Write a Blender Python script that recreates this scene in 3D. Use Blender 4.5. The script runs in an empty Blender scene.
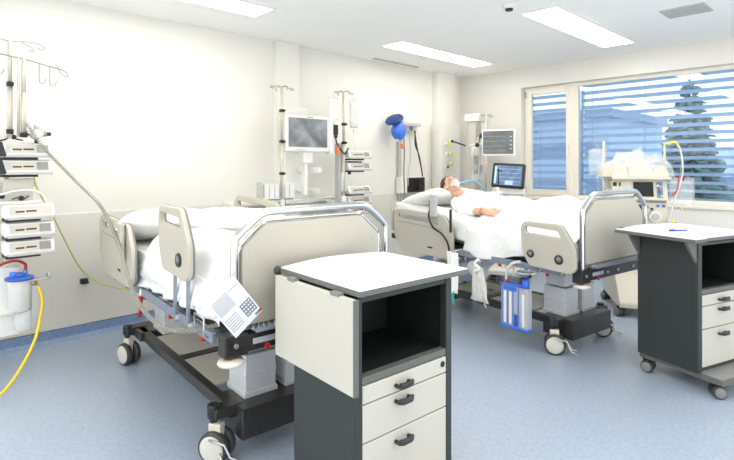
import bpy, bmesh, math, random
from mathutils import Vector, Matrix, noise
random.seed(4)
SC = bpy.context.scene
COL = SC.collection
PI = math.pi
rad = math.radians

# ------------------------------------------------------------------ materials
def mat(name, col, rough=.5, metal=0, noise_amt=.04, scale=30, emit=0, alpha=1, trans=0, coat=0, bump=0, spec=.5):
    m = bpy.data.materials.new(name); m.use_nodes = True
    nt = m.node_tree; b = nt.nodes['Principled BSDF']
    b.inputs['Roughness'].default_value = rough
    b.inputs['Metallic'].default_value = metal
    b.inputs['Coat Weight'].default_value = coat
    b.inputs['Specular IOR Level'].default_value = spec
    tc = nt.nodes.new('ShaderNodeTexCoord'); nz = nt.nodes.new('ShaderNodeTexNoise')
    nz.inputs['Scale'].default_value = scale; nz.inputs['Detail'].default_value = 3
    nt.links.new(tc.outputs['Object'], nz.inputs['Vector'])
    cr = nt.nodes.new('ShaderNodeValToRGB')
    lo = [max(0, c * (1 - noise_amt)) for c in col]; hi = [min(1, c * (1 + noise_amt)) for c in col]
    cr.color_ramp.elements[0].position = .3; cr.color_ramp.elements[1].position = .7
    cr.color_ramp.elements[0].color = (*lo, 1); cr.color_ramp.elements[1].color = (*hi, 1)
    nt.links.new(nz.outputs['Fac'], cr.inputs['Fac'])
    nt.links.new(cr.outputs['Color'], b.inputs['Base Color'])
    if bump:
        bp = nt.nodes.new('ShaderNodeBump'); bp.inputs['Strength'].default_value = bump
        bp.inputs['Distance'].default_value = .01
        nt.links.new(nz.outputs['Fac'], bp.inputs['Height']); nt.links.new(bp.outputs['Normal'], b.inputs['Normal'])
    if emit:
        nt.links.new(cr.outputs['Color'], b.inputs['Emission Color'])
        b.inputs['Emission Strength'].default_value = emit
    if alpha < 1: b.inputs['Alpha'].default_value = alpha
    if trans: b.inputs['Transmission Weight'].default_value = trans
    return m

M = dict(
 wall=mat('wall_paint', (.79,.775,.715), .6, scale=3, noise_amt=.01),
 wallw=mat('window_wall_paint', (.78,.765,.72), .6, scale=3, noise_amt=.01),
 wallband=mat('wall_lower_panel', (.72,.69,.62), .5, scale=3, noise_amt=.01),
 ceil=mat('ceiling_paint', (.95,.945,.92), .7, scale=3, noise_amt=.01),
 skirt=mat('blue_skirting', (.19,.27,.43), .45, scale=40, noise_amt=.12),
 frame=mat('window_frame_cream', (.84,.80,.70), .4, noise_amt=.005, scale=2),
 cream=mat('cream_laminate', (.50,.47,.395), .35, noise_amt=.02, scale=4),
 creamL=mat('pale_laminate', (.57,.545,.47), .35, noise_amt=.02, scale=4),
 top=mat('white_top', (.86,.86,.84), .3, noise_amt=.01),
 white=mat('white_plastic', (.82,.81,.77), .4, noise_amt=.02),
 offwhite=mat('cream_plastic', (.68,.63,.52), .4, noise_amt=.02),
 grey=mat('light_grey_plastic', (.5,.5,.5), .45),
 pad=mat('speaker_grille', (.30,.30,.28), .6, noise_amt=.25, scale=300),
 midgrey=mat('mid_grey', (.22,.22,.21), .5),
 dark=mat('anthracite_metal', (.028,.034,.032), .42, noise_amt=.06, scale=60),
 darker=mat('cabinet_interior_shade', (.008,.009,.009), .6),  # darkened so the cabinet's inner shade sits in the colour
 edge=mat('edge_band_grey', (.13,.135,.12), .5),
 black=mat('black_plastic', (.015,.015,.015), .4),
 blackm=mat('black_powder_coat', (.028,.026,.024), .32, noise_amt=.2, scale=50),
 tray=mat('base_tray_taupe', (.56,.52,.44), .35, noise_amt=.04),
 hook=mat('hook_wire', (.36,.34,.28), .4, .4),
 alu=mat('brushed_aluminium', (.68,.69,.70), .36, .25, noise_amt=.05, scale=80),
 chrome=mat('chrome_tube', (.75,.75,.76), .16, 1.0, noise_amt=.02),
 satin=mat('satin_chrome_tube', (.62,.62,.62), .22, 1.0, noise_amt=.02),
 steel=mat('satin_steel', (.55,.55,.54), .32, .9, noise_amt=.03),
 bluerail=mat('blue_grey_rail', (.28,.32,.40), .35, .3),
 linen=mat('white_linen', (.90,.90,.88), .85, noise_amt=.015, scale=25, bump=.15),
 mattress=mat('mattress_cover', (.84,.83,.80), .7, noise_amt=.02, scale=12),
 pole=mat('ivory_pole', (.60,.56,.46), .35, .3),
 screen=mat('screen_grey', (.20,.21,.22), .15, noise_amt=.5, scale=6, emit=.25),
 screen2=mat('screen_green_grey', (.12,.13,.125), .3, noise_amt=.15, scale=12, emit=.15),
 screenb=mat('screen_blue', (.09,.14,.25), .3, noise_amt=.3, scale=14, emit=.4),
 screenk=mat('screen_black', (.008,.008,.009), .12),
 trace=mat('screen_trace', (.35,.48,.58), .5, emit=.35),
 red=mat('red_plastic', (.55,.02,.02), .4),
 redtube=mat('blood_red_tubing', (.32,.01,.015), .25),
 dred=mat('dark_red_display', (.10,.025,.02), .3),
 green=mat('green_plastic', (.02,.30,.10), .4),
 yellow=mat('yellow_hose', (.85,.60,.01), .35),
 ygreen=mat('yellow_green_wire', (.60,.62,.14), .45),
 yel=mat('yellow_disc', (.80,.72,.08), .4),
 blue=mat('blue_rubber', (.02,.09,.42), .4),
 blueb=mat('bright_blue', (.05,.17,.72), .35),
 navy=mat('navy_cap', (.012,.04,.20), .5),
 teal=mat('teal_trim', (.05,.45,.36), .7),
 orange=mat('orange_plastic', (.85,.22,.04), .4),
 cyan=mat('cyan_tube', (.22,.42,.58), .3, alpha=.85),
 purple=mat('purple_cartridge', (.10,.04,.10), .4),
 skin=mat('skin', (.70,.40,.27), .5, noise_amt=.08, scale=18),
 hair=mat('brown_hair', (.075,.028,.015), .6, noise_amt=.5, scale=90),
 mask=mat('breathing_mask_clear', (.82,.84,.84), .25, alpha=.8),
 tyre=mat('tyre_grey', (.05,.05,.05), .6),
 wheel=mat('caster_disc_cream', (.66,.63,.55), .4),
 lens=mat('clear_plastic', (.80,.84,.87), .12, alpha=.42),
 bagp=mat('clear_bag', (.88,.92,.95), .08, alpha=.24, noise_amt=.1, scale=9, bump=1),
 frost=mat('frosted_plastic', (.80,.80,.76), .3, alpha=.8),
 paper=mat('paper_white', (.83,.84,.86), .6),
 ink=mat('grey_print', (.42,.44,.50), .7),
 inkd=mat('dark_print', (.22,.25,.34), .7),
 fabricb=mat('navy_cloth', (.03,.05,.09), .8),
 coil=mat('grey_coil_cable', (.36,.36,.30), .5),
 alub=mat('slat_blue_grey', (.58,.63,.72), .4, .1, noise_amt=.05, scale=3),
 lamp=mat('lamp_panel', (1,.965,.90), .5, emit=8.0, noise_amt=0),
 vent=mat('vent_grey', (.50,.50,.47), .6),
 aqua=mat('aqua_sticker', (.25,.65,.72), .5),
)

def glass_mat():
    m = bpy.data.materials.new('window_glass'); m.use_nodes = True; nt = m.node_tree
    for n in list(nt.nodes): nt.nodes.remove(n)
    o = nt.nodes.new('ShaderNodeOutputMaterial'); mx = nt.nodes.new('ShaderNodeMixShader')
    t = nt.nodes.new('ShaderNodeBsdfTransparent'); g = nt.nodes.new('ShaderNodeBsdfGlossy')
    t.inputs['Color'].default_value = (.78,.88,.96,1); g.inputs['Roughness'].default_value = .01
    fr = nt.nodes.new('ShaderNodeFresnel'); fr.inputs['IOR'].default_value = 1.6
    mm = nt.nodes.new('ShaderNodeMath'); mm.operation = 'MULTIPLY'; mm.inputs[1].default_value = 1.0
    nt.links.new(fr.outputs[0], mm.inputs[0]); nt.links.new(mm.outputs[0], mx.inputs[0])
    nt.links.new(t.outputs[0], mx.inputs[1]); nt.links.new(g.outputs[0], mx.inputs[2])
    nt.links.new(mx.outputs[0], o.inputs[0]); return m
M['glass'] = glass_mat()

def floor_mat():
    m = bpy.data.materials.new('speckled_blue_vinyl'); m.use_nodes = True; nt = m.node_tree
    b = nt.nodes['Principled BSDF']; tc = nt.nodes.new('ShaderNodeTexCoord')
    n1 = nt.nodes.new('ShaderNodeTexNoise'); n1.inputs['Scale'].default_value = 45; n1.inputs['Detail'].default_value = 4
    v = nt.nodes.new('ShaderNodeTexVoronoi'); v.inputs['Scale'].default_value = 42
    n2 = nt.nodes.new('ShaderNodeTexNoise'); n2.inputs['Scale'].default_value = 1.5
    for n in (n1, v, n2): nt.links.new(tc.outputs['Object'], n.inputs['Vector'])
    c1 = nt.nodes.new('ShaderNodeValToRGB'); e = c1.color_ramp.elements
    e[0].position = .3; e[0].color = (.33,.395,.49,1); e[1].position = .72; e[1].color = (.42,.485,.58,1)
    nt.links.new(n1.outputs['Fac'], c1.inputs['Fac'])
    c2 = nt.nodes.new('ShaderNodeValToRGB'); e = c2.color_ramp.elements
    e[0].position = .09; e[0].color = (1,1,1,1); e[1].position = .13; e[1].color = (0,0,0,1)
    nt.links.new(v.outputs['Distance'], c2.inputs['Fac'])
    mx = nt.nodes.new('ShaderNodeMixRGB'); mx.inputs[2].default_value = (.55,.63,.70,1)
    mu = nt.nodes.new('ShaderNodeMath'); mu.operation = 'MULTIPLY'; mu.inputs[1].default_value = .6
    nt.links.new(c2.outputs[0], mu.inputs[0]); nt.links.new(mu.outputs[0], mx.inputs[0]); nt.links.new(c1.outputs[0], mx.inputs[1])
    nt.links.new(mx.outputs[0], b.inputs['Base Color'])
    c3 = nt.nodes.new('ShaderNodeMapRange'); c3.inputs[3].default_value = .27; c3.inputs[4].default_value = .31
    nt.links.new(n2.outputs['Fac'], c3.inputs[0]); nt.links.new(c3.outputs[0], b.inputs['Roughness'])
    return m
M['floor'] = floor_mat()

# ------------------------------------------------------------------ mesh helpers
class MB:
    """collects shapes into one mesh"""
    def __init__(s): s.bm = bmesh.new(); s.mats = []
    def mi(s, m):
        if m is None: m = s.mats[0] if s.mats else 'white'
        if m not in s.mats: s.mats.append(m)
        return s.mats.index(m)
    def _fin(s, vs, m, smooth=False):
        i = s.mi(m); fs = set()
        for v in vs:
            for f in v.link_faces: fs.add(f)
        for f in fs: f.material_index = i; f.smooth = smooth
    def box(s, x0, x1, y0, y1, z0, z1, m=None, rot=None):
        mt = Matrix.Translation(((x0+x1)/2, (y0+y1)/2, (z0+z1)/2))
        if rot is not None: mt = mt @ rot
        mt = mt @ Matrix.Diagonal((abs(x1-x0), abs(y1-y0), abs(z1-z0), 1))
        r = bmesh.ops.create_cube(s.bm, size=1, matrix=mt); s._fin(r['verts'], m); return s
    def cyl(s, p0, p1, r0, r1=None, m=None, seg=16):
        p0, p1 = Vector(p0), Vector(p1); d = p1-p0
        mt = Matrix.Translation((p0+p1)/2) @ d.to_track_quat('Z', 'Y').to_matrix().to_4x4()
        r = bmesh.ops.create_cone(s.bm, cap_ends=True, segments=seg, radius1=r0, radius2=r0 if r1 is None else r1, depth=d.length, matrix=mt)
        i = s.mi(m)
        fs = set(f for v in r['verts'] for f in v.link_faces)
        for f in fs: f.material_index = i; f.smooth = len(f.verts) == 4
        return s
    def ball(s, c, r, m=None, rot=None, seg=16):
        if not hasattr(r, '__len__'): r = (r, r, r)
        mt = Matrix.Translation(c)
        if rot is not None: mt = mt @ rot
        mt = mt @ Matrix.Diagonal((*r, 1))
        q = bmesh.ops.create_uvsphere(s.bm, u_segments=seg, v_segments=max(6, seg*2//3), radius=1, matrix=mt)
        s._fin(q['verts'], m, True); return s
    def tube(s, pts, r, m=None, seg=8, smooth=True, sub=6, closed=False):
        pts = [Vector(p) for p in pts]
        if smooth and len(pts) > 2: pts = catmull(pts, sub, closed)
        n = len(pts); rings = []; up = None
        for i, p in enumerate(pts):
            if closed: t = (pts[(i+1) % n]-pts[i-1])
            else: t = (pts[min(i+1, n-1)]-pts[max(i-1, 0)])
            t = t.normalized() if t.length > 1e-9 else Vector((0,0,1))
            if up is None:
                up = Vector((0,0,1)) if abs(t.z) < .9 else Vector((1,0,0))
            u = (up - t*up.dot(t))
            u = u.normalized() if u.length > 1e-6 else t.orthogonal().normalized()
            up = u; w = t.cross(u)
            rr = r[i*(len(r)-1)//max(1, n-1)] if hasattr(r, '__len__') else r
            rings.append([s.bm.verts.new(p+(u*math.cos(2*PI*k/seg)+w*math.sin(2*PI*k/seg))*rr) for k in range(seg)])
        i_ = s.mi(m)
        for i in range(n if closed else n-1):
            a, b = rings[i], rings[(i+1) % n]
            for k in range(seg):
                f = s.bm.faces.new((a[k], a[(k+1) % seg], b[(k+1) % seg], b[k])); f.smooth = True; f.material_index = i_
        if not closed:
            for rg, fl in ((rings[0], 1), (rings[-1], 0)):
                f = s.bm.faces.new(rg[::-1] if fl else rg); f.material_index = i_
        return s
    def prism(s, poly, vec, m=None):
        a = [s.bm.verts.new(p) for p in poly]; v = Vector(vec)
        b = [s.bm.verts.new(Vector(p)+v) for p in poly]; n = len(a); i = s.mi(m)
        fs = [s.bm.faces.new(a[::-1]), s.bm.faces.new(b)]
        fs += [s.bm.faces.new((a[k], a[(k+1) % n], b[(k+1) % n], b[k])) for k in range(n)]
        for f in fs: f.material_index = i
        return s
    def lathe(s, c, prof, m=None, seg=24, axis='z'):
        rings = []; c = Vector(c)
        for (r, z) in prof:
            ring = []
            for k in range(seg):
                a = 2*PI*k/seg; q = (r*math.cos(a), r*math.sin(a), z)
                if axis == 'y': q = (q[0], q[2], q[1])
                if axis == 'x': q = (q[2], q[0], q[1])
                ring.append(s.bm.verts.new(c+Vector(q)))
            rings.append(ring)
        i = s.mi(m)
        for a, b in zip(rings, rings[1:]):
            for k in range(seg):
                f = s.bm.faces.new((a[k], a[(k+1) % seg], b[(k+1) % seg], b[k])); f.smooth = True; f.material_index = i
        for rg in (rings[0], rings[-1]):
            f = s.bm.faces.new(rg); f.material_index = i
        return s
    def grid(s, nx, ny, fn, m=None, thick=0):
        V = [[s.bm.verts.new(fn(i/(nx-1), j/(ny-1))) for j in range(ny)] for i in range(nx)]
        k = s.mi(m)
        for i in range(nx-1):
            for j in range(ny-1):
                f = s.bm.faces.new((V[i][j], V[i+1][j], V[i+1][j+1], V[i][j+1])); f.smooth = True; f.material_index = k
        return s
    def obj(s, name, parent=None, bevel=0, mtl=None, xf=None):
        bmesh.ops.recalc_face_normals(s.bm, faces=s.bm.faces[:])
        if xf is not None: bmesh.ops.transform(s.bm, matrix=xf, verts=s.bm.verts[:])
        me = bpy.data.meshes.new(name); s.bm.to_mesh(me); s.bm.free()
        for k in (s.mats or ['white']): me.materials.append(M[k])
        if mtl:
            me.materials.clear(); me.materials.append(M[mtl])
        o = bpy.data.objects.new(name, me); COL.objects.link(o)
        if parent: o.parent = parent
        if bevel:
            b = o.modifiers.new('bevel', 'BEVEL'); b.width = bevel; b.segments = 2; b.limit_method = 'ANGLE'; b.angle_limit = rad(40)
        return o

def catmull(P, sub=6, closed=False):
    out = []; n = len(P)
    rng = n if closed else n-1
    for i in range(rng):
        if closed: p0, p1, p2, p3 = P[i-1], P[i], P[(i+1) % n], P[(i+2) % n]
        else:
            p1, p2 = P[i], P[i+1]; p0 = P[i-1] if i else p1*2-p2; p3 = P[i+2] if i+2 < n else p2*2-p1
        for k in range(sub):
            t = k/sub
            out.append(.5*((2*p1)+(p2-p0)*t+(2*p0-5*p1+4*p2-p3)*t*t+(3*p1-p0-3*p2+p3)*t**3))
    if not closed: out.append(P[-1])
    return out

def rpoly(pts, r, seg=5):
    """round the corners of a 2-D polygon"""
    out = []; n = len(pts)
    rr = r if hasattr(r, '__len__') else [r]*n
    for i in range(n):
        a, b, c = Vector(pts[i-1]), Vector(pts[i]), Vector(pts[(i+1) % n])
        u = (a-b); v = (c-b); q = min(rr[i], u.length*.48, v.length*.48)
        p0 = b+u.normalized()*q; p1 = b+v.normalized()*q
        for k in range(seg+1):
            t = k/seg
            out.append(tuple((1-t)**2*p0+2*t*(1-t)*b+t*t*p1))
    return out

def plate(name, outline, holes, thick, parent, m, map3, bevel=.003):
    """2-D outline with holes, extruded: map3(u,v,w)->xyz"""
    cu = bpy.data.curves.new('tmp', 'CURVE'); cu.dimensions = '2D'; cu.fill_mode = 'BOTH'
    cu.extrude = thick/2-bevel; cu.bevel_depth = bevel; cu.bevel_resolution = 1; cu.offset = -bevel
    for pl in [outline]+holes:
        sp = cu.splines.new('POLY'); sp.points.add(len(pl)-1); sp.use_cyclic_u = True
        for i, p in enumerate(pl): sp.points[i].co = (p[0], p[1], 0, 1)
    t = bpy.data.objects.new('tmp', cu); COL.objects.link(t)
    dg = bpy.context.evaluated_depsgraph_get(); dg.update()
    me = bpy.data.meshes.new_from_object(t.evaluated_get(dg)); bpy.data.objects.remove(t); bpy.data.curves.remove(cu)
    for v in me.vertices: v.co = Vector(map3(*v.co))
    bm = bmesh.new(); bm.from_mesh(me); bmesh.ops.recalc_face_normals(bm, faces=bm.faces[:]); bm.to_mesh(me); bm.free()
    me.materials.clear(); me.materials.append(M[m]); me.name = name
    o = bpy.data.objects.new(name, me); COL.objects.link(o); o.parent = parent
    return o

def tag(o, label=None, cat=None, group=None, kind=None):
    if label: o['label'] = label
    if cat: o['category'] = cat
    if group: o['group'] = group
    if kind: o['kind'] = kind
    return o
def thing(name, label, cat, loc=(0,0,0), rz=0, group=None):
    o = bpy.data.objects.new(name, None); COL.objects.link(o); o.empty_display_size = .1
    o.location = loc; o.rotation_euler = (0, 0, rz); return tag(o, label, cat, group)
def struct(o): o['kind'] = 'structure'; return o
def copy_tree(o, parent=None):
    c = o.copy(); COL.objects.link(c); c.parent = parent
    for ch in [x for x in bpy.data.objects if x.parent == o]: copy_tree(ch, c)
    return c

# ------------------------------------------------------------------ room.  x: away from left wall, y: towards window wall (y=0), camera at negative y
XR, YB, H = 6.2, -9.0, 2.7
struct(MB().box(-.3, XR, YB, .35, -.1, 0, 'floor').obj('floor'))
struct(MB().box(-.3, XR, YB, .35, H, H+.1, 'ceil').obj('ceiling'))
w = MB().box(-.3, 0, YB, .35, 0, H, 'wall'); struct(w.obj('wall_left'))
WX0, WZ0, WZ1 = 1.02, .945, 2.44
w = MB().box(0, WX0, 0, .35, 0, H, 'wallw').box(WX0, XR, 0, .35, 0, WZ0, 'wallw').box(WX0, XR, 0, .35, WZ1, H, 'wallw').box(5.4, XR, 0, .35, WZ0, WZ1, 'wallw')
struct(w.obj('wall_window'))
struct(MB().box(0, .012, YB, -.0, .1, 1.0, 'wallband').obj('trim_1', bevel=.003))
struct(MB().box(.0, .07, -3.35, -3.05, 0.0, H, 'wall').obj('trim_2', bevel=.006))
struct(MB().box(.0, .12, -.68, -.28, 0.0, H, 'wall').obj('trim_3', bevel=.006))
struct(MB().box(WX0, 5.4, -.02, .02, WZ0-.035, WZ0-.003, 'frame').obj('trim_4', bevel=.006))
sk = MB().box(0, .022, YB, 0, 0, .095, 'skirt').prism([(0,YB,0),(.05,YB,0),(.022,YB,.03),(0,YB,.03)], (0,-YB,0), 'skirt')
struct(sk.obj('baseboard_left'))
struct(MB().box(0.05, XR, -.022, 0, 0, .095, 'skirt').obj('baseboard_window'))

# window frames
def sash(o, x0, x1, z0, z1, b, y0, y1):
    o.box(x0, x0+b, y0, y1, z0, z1, 'frame').box(x1-b, x1, y0, y1, z0, z1, 'frame')
    o.box(x0+b, x1-b, y0, y1, z1-b, z1, 'frame').box(x0+b, x1-b, y0, y1, z0, z0+b, 'frame')
def window(n, x0, x1, opening):
    e = bpy.data.objects.new('window_%d' % n, None); COL.objects.link(e); e['kind'] = 'structure'
    o = MB(); sash(o, x0, x1, WZ0, WZ1, .045, .09, .17)
    o.obj('frame', e, bevel=.005)
    g = .045
    if opening:
        o = MB(); sash(o, x0+.035, x1-.035, WZ0+.03, WZ1-.03, .075, .075, .13); o.obj('sash', e, bevel=.006)
        o = MB().cyl((x1-.07,.075,1.62), (x1-.07,.04,1.62), .012, m='frame').box(x1-.08, x1-.06, .025, .045, 1.50, 1.63, 'frame'); o.obj('handle', e, bevel=.003)
        MB().cyl((x0+.03,.07,2.30), (x0+.03,.07,2.38), .011, m='steel').obj('hinge', e); MB().cyl((x0+.03,.07,1.0), (x0+.03,.07,1.08), .011, m='steel').obj('hinge', e)
        g = .10
    MB().box(x0+g-.01, x1-g+.01, .115, .121, WZ0+g-.01, WZ1-g+.01, 'glass').obj('pane', e)
window(1, WX0, 1.725, True)
window(2, 1.725, 5.4, False)

# venetian blinds outside, each a thing with its slats in one surface
def blind(x0, x1, label):
    t = thing('venetian_blind', label, 'blind', (x0, .24, WZ0), group=None)
    o = MB(); n = 16
    for i in range(n):
        z = .05 + i*.094
        a = rad(26)
        pr = []
        for k in range(5):
            u = (k/4-.5)*.08; zz = -(u/.0375)**2*.006+.006
            pr.append((0, u*math.cos(a)-zz*math.sin(a), z-u*math.sin(a)+zz*math.cos(a)))
        pr += [(0, p[1], p[2]-.0015) for p in pr[::-1]]
        o.prism(pr, (x1-x0, 0, 0), 'alub')
    o.obj('slats', t)
    o = MB(); k = x0+.12
    while k < x1:
        o.cyl((k-x0, .03, 0), (k-x0, .03, 1.5), .0025, m='midgrey', seg=6); k += .62
    o.obj('ladder_cord', t)
    MB().box(0, x1-x0, -.045, .045, 1.475, 1.56, 'alub').obj('head_rail', t, bevel=.004)
    g = MB().box(0, .02, -.03, .03, 0, 1.48, 'alub').box(x1-x0-.02, x1-x0, -.03, .03, 0, 1.48, 'alub'); g.obj('guide_rail', t)
blind(1.04, 1.725, 'blue-grey slatted venetian blind outside the narrow opening window')
blind(1.76, 5.38, 'wide blue-grey slatted venetian blind outside the large fixed window pane')

# ceiling fittings
def ceiling_light(x0, x1, y0, y1, label):
    t = thing('ceiling_light', label, 'light', ((x0+x1)/2, (y0+y1)/2, H), group='recessed ceiling light panels')
    a, b = (x1-x0)/2, (y1-y0)/2
    MB().box(-a, a, -b, b, -.008, .0, 'lamp').obj('diffuser', t)
    o = MB()
    for (p, q, r, s_) in ((-a-.02, -a, -b-.02, b+.02), (a, a+.02, -b-.02, b+.02), (-a, a, -b-.02, -b), (-a, a, b, b+.02)):
        o.box(p, q, r, s_, -.012, 0, 'white')
    o.obj('frame', t)
ceiling_light(2.34, 2.65, -2.35, -.57, 'long white recessed ceiling light over the patient\'s bed, nearest the window')
ceiling_light(.68, .97, -2.38, -.64, 'long white recessed ceiling light near the far corner of the room')
ceiling_light(.68, .97, -5.75, -3.99, 'white recessed ceiling light above the empty bed, cut off by the photo\'s top edge')
for (x, y) in ((2.5, -4.87), (4.2, -1.46), (4.2, -4.87), (.83, -7.9), (2.5, -7.9), (4.2, -7.9)):
    ceiling_light(x-.15, x+.15, y-.88, y+.88, 'long recessed ceiling light panel beyond the top of the photo')
t = thing('ceiling_vent', 'pale grey rectangular air vent panel in the ceiling beside the light', 'vent', (3.35, -1.43, H))
MB().box(-.165, .165, -.15, .15, -.008, 0, 'vent').obj('grille', t)
o = MB()
for q in range(9): o.box(-.15, .15, -.13+q*.032, -.126+q*.032, -.011, -.007, 'grey')
o.obj('slat', t)
t = thing('smoke_detector', 'small round smoke detector with a dark slot on the ceiling', 'smoke detector', (2.39, -2.65, H))
MB().lathe((0,0,-.035), [(.02,0),(.045,.005),(.055,.02),(.06,.035)], 'white').obj('housing', t)
MB().lathe((0,0,-.052), [(.012,0),(.03,.004),(.032,.018)], 'black').obj('sensor', t)
t = thing('air_slot', 'narrow slot air diffuser in the ceiling beside the left wall', 'vent', (.12, -1.55, H))
MB().box(-.03, .03, -.42, .42, -.006, 0, 'vent').obj('slot_panel', t)
t = thing('motion_sensor', 'small dark grey sensor box on the ceiling at the photo\'s right edge', 'sensor', (3.74, -1.22, H))
MB().box(-.05, .05, -.06, .06, -.035, 0, 'vent').obj('sensor_box', t, bevel=.006)

# ------------------------------------------------------------------ casters
def caster(parent, x, y, ang=0, r=.075, arm_to=None, pedal=False, cream=True):
    c = bpy.data.objects.new('caster', None); COL.objects.link(c); c.parent = parent; c.location = (x, y, 0); c.rotation_euler = (0, 0, ang)
    wd = .06 if cream else .05
    for sgn in (-1, 1):
        y0 = sgn*wd/2; o = MB()
        o.lathe((0, y0-.012, r), [(r*.80,-.006),(r*.97,-.004),(r,.004),(r,.020),(r*.97,.028),(r*.80,.03)], 'tyre', axis='y', seg=28)
        o.obj('tyre', c)
        o = MB().lathe((0, y0+sgn*.021, r), [(.004,-.006),(r*.8,-.006),(r*.82,0),(r*.7,.004),(.004,.005)] if sgn > 0 else [(.004,.006),(r*.8,.006),(r*.82,0),(r*.7,-.004),(.004,-.005)], 'wheel' if cream else 'midgrey', axis='y', seg=24)
        o.obj('wheel_disc', c)
    o = MB().box(-.035, .03, -.022, .022, r*.7, r*2+(.03 if cream else -.01), 'offwhite' if cream else 'black').cyl((-.02,0,r*1.8), (-.02,0,r*2+(.10 if cream else .012)), .017, m='black')
    if cream: o.cyl((-.02,0,r*2+.05), (-.02,0,r*2+.115), .028, m='black')
    o.obj('fork', c, bevel=.006)
    if pedal:
        o = MB().tube([(.0,-.07,r*2-.02),(.08,-.07,r*1.6),(.11,-.07,r*.9),(.15,-.07,r*.8),(.15,-.13,r*.8),(.11,-.13,r*.9),(.085,-.12,r*1.5)], .006, 'steel', smooth=False)
        o.obj('pedal', c)
    return c

# ------------------------------------------------------------------ hospital bed (local: x to foot end, y across from the near side, z up)
def side_panel(bed, x0, x1, z0, z1, y, name='side_rail', foot=False, raised=False):
    w_, h_ = x1-x0, z1-z0
    if foot: out = [(.01,.12),(.07,.01),(w_-.04,0),(w_,.03),(w_,.17),(w_-.11,h_),(.03,h_),(0,h_-.04)]
    else: out = [(0.02,.13),(.16,0),(w_-.05,0),(w_,.05),(w_,h_-.16),(w_-.10,h_-.02),(.06,h_),(0,h_-.06)]
    out = rpoly([(a+x0, b+z0) for a, b in out], .035)
    if foot: hole = [(x0+.035, z1-.035), (x0+.035, z1-.085), (x0+w_*.76, z1-.10), (x0+w_*.70, z1-.045)]
    else: hole = [(x0+.07, z1-.045), (x0+.07, z1-.088), (x0+w_*.80, z1-.105), (x0+w_*.78, z1-.062)]
    hole = rpoly(hole, .02)
    p = plate(name, out, [hole], .024, bed, 'cream', lambda u, v, q: (u, y+q, v), .004)
    e = plate('edge_strip', [tuple(q) for q in out], [hole], .010, p, 'midgrey', lambda u, v, q: (u, y+q+.017, v), .001)
    sgn = -1 if y < .4 else 1
    if foot:
        for (px, pz, r_) in ((x0+w_*.72, z0+.09, .035), (x0+w_*.2, z0+.10, .03)):
            if raised and r_ == .03: continue
            o = MB().lathe((px, y+sgn*.012, pz), [(.004,0),(r_,0),(r_*.9,sgn*.008),(.004,sgn*.008)], 'dark', axis='y')
            o.lathe((px, y+sgn*.020, pz), [(.004,0),(r_*.6,0),(.004,sgn*.004)], 'midgrey', axis='y'); o.obj('release_button', p)
    else:
        o = MB().box(x0+w_*.1, x0+w_*.86, y+sgn*.012, y+sgn*.0135, z1-.135, z1-.13, 'midgrey', rot=Matrix.Rotation(rad(2), 4, 'Y'))
        o.box(x0+w_*.62, x0+w_*.70, y+sgn*.012, y+sgn*.0135, z0+.07, z0+.085, 'black'); o.obj('marking', p)
    return p

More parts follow.
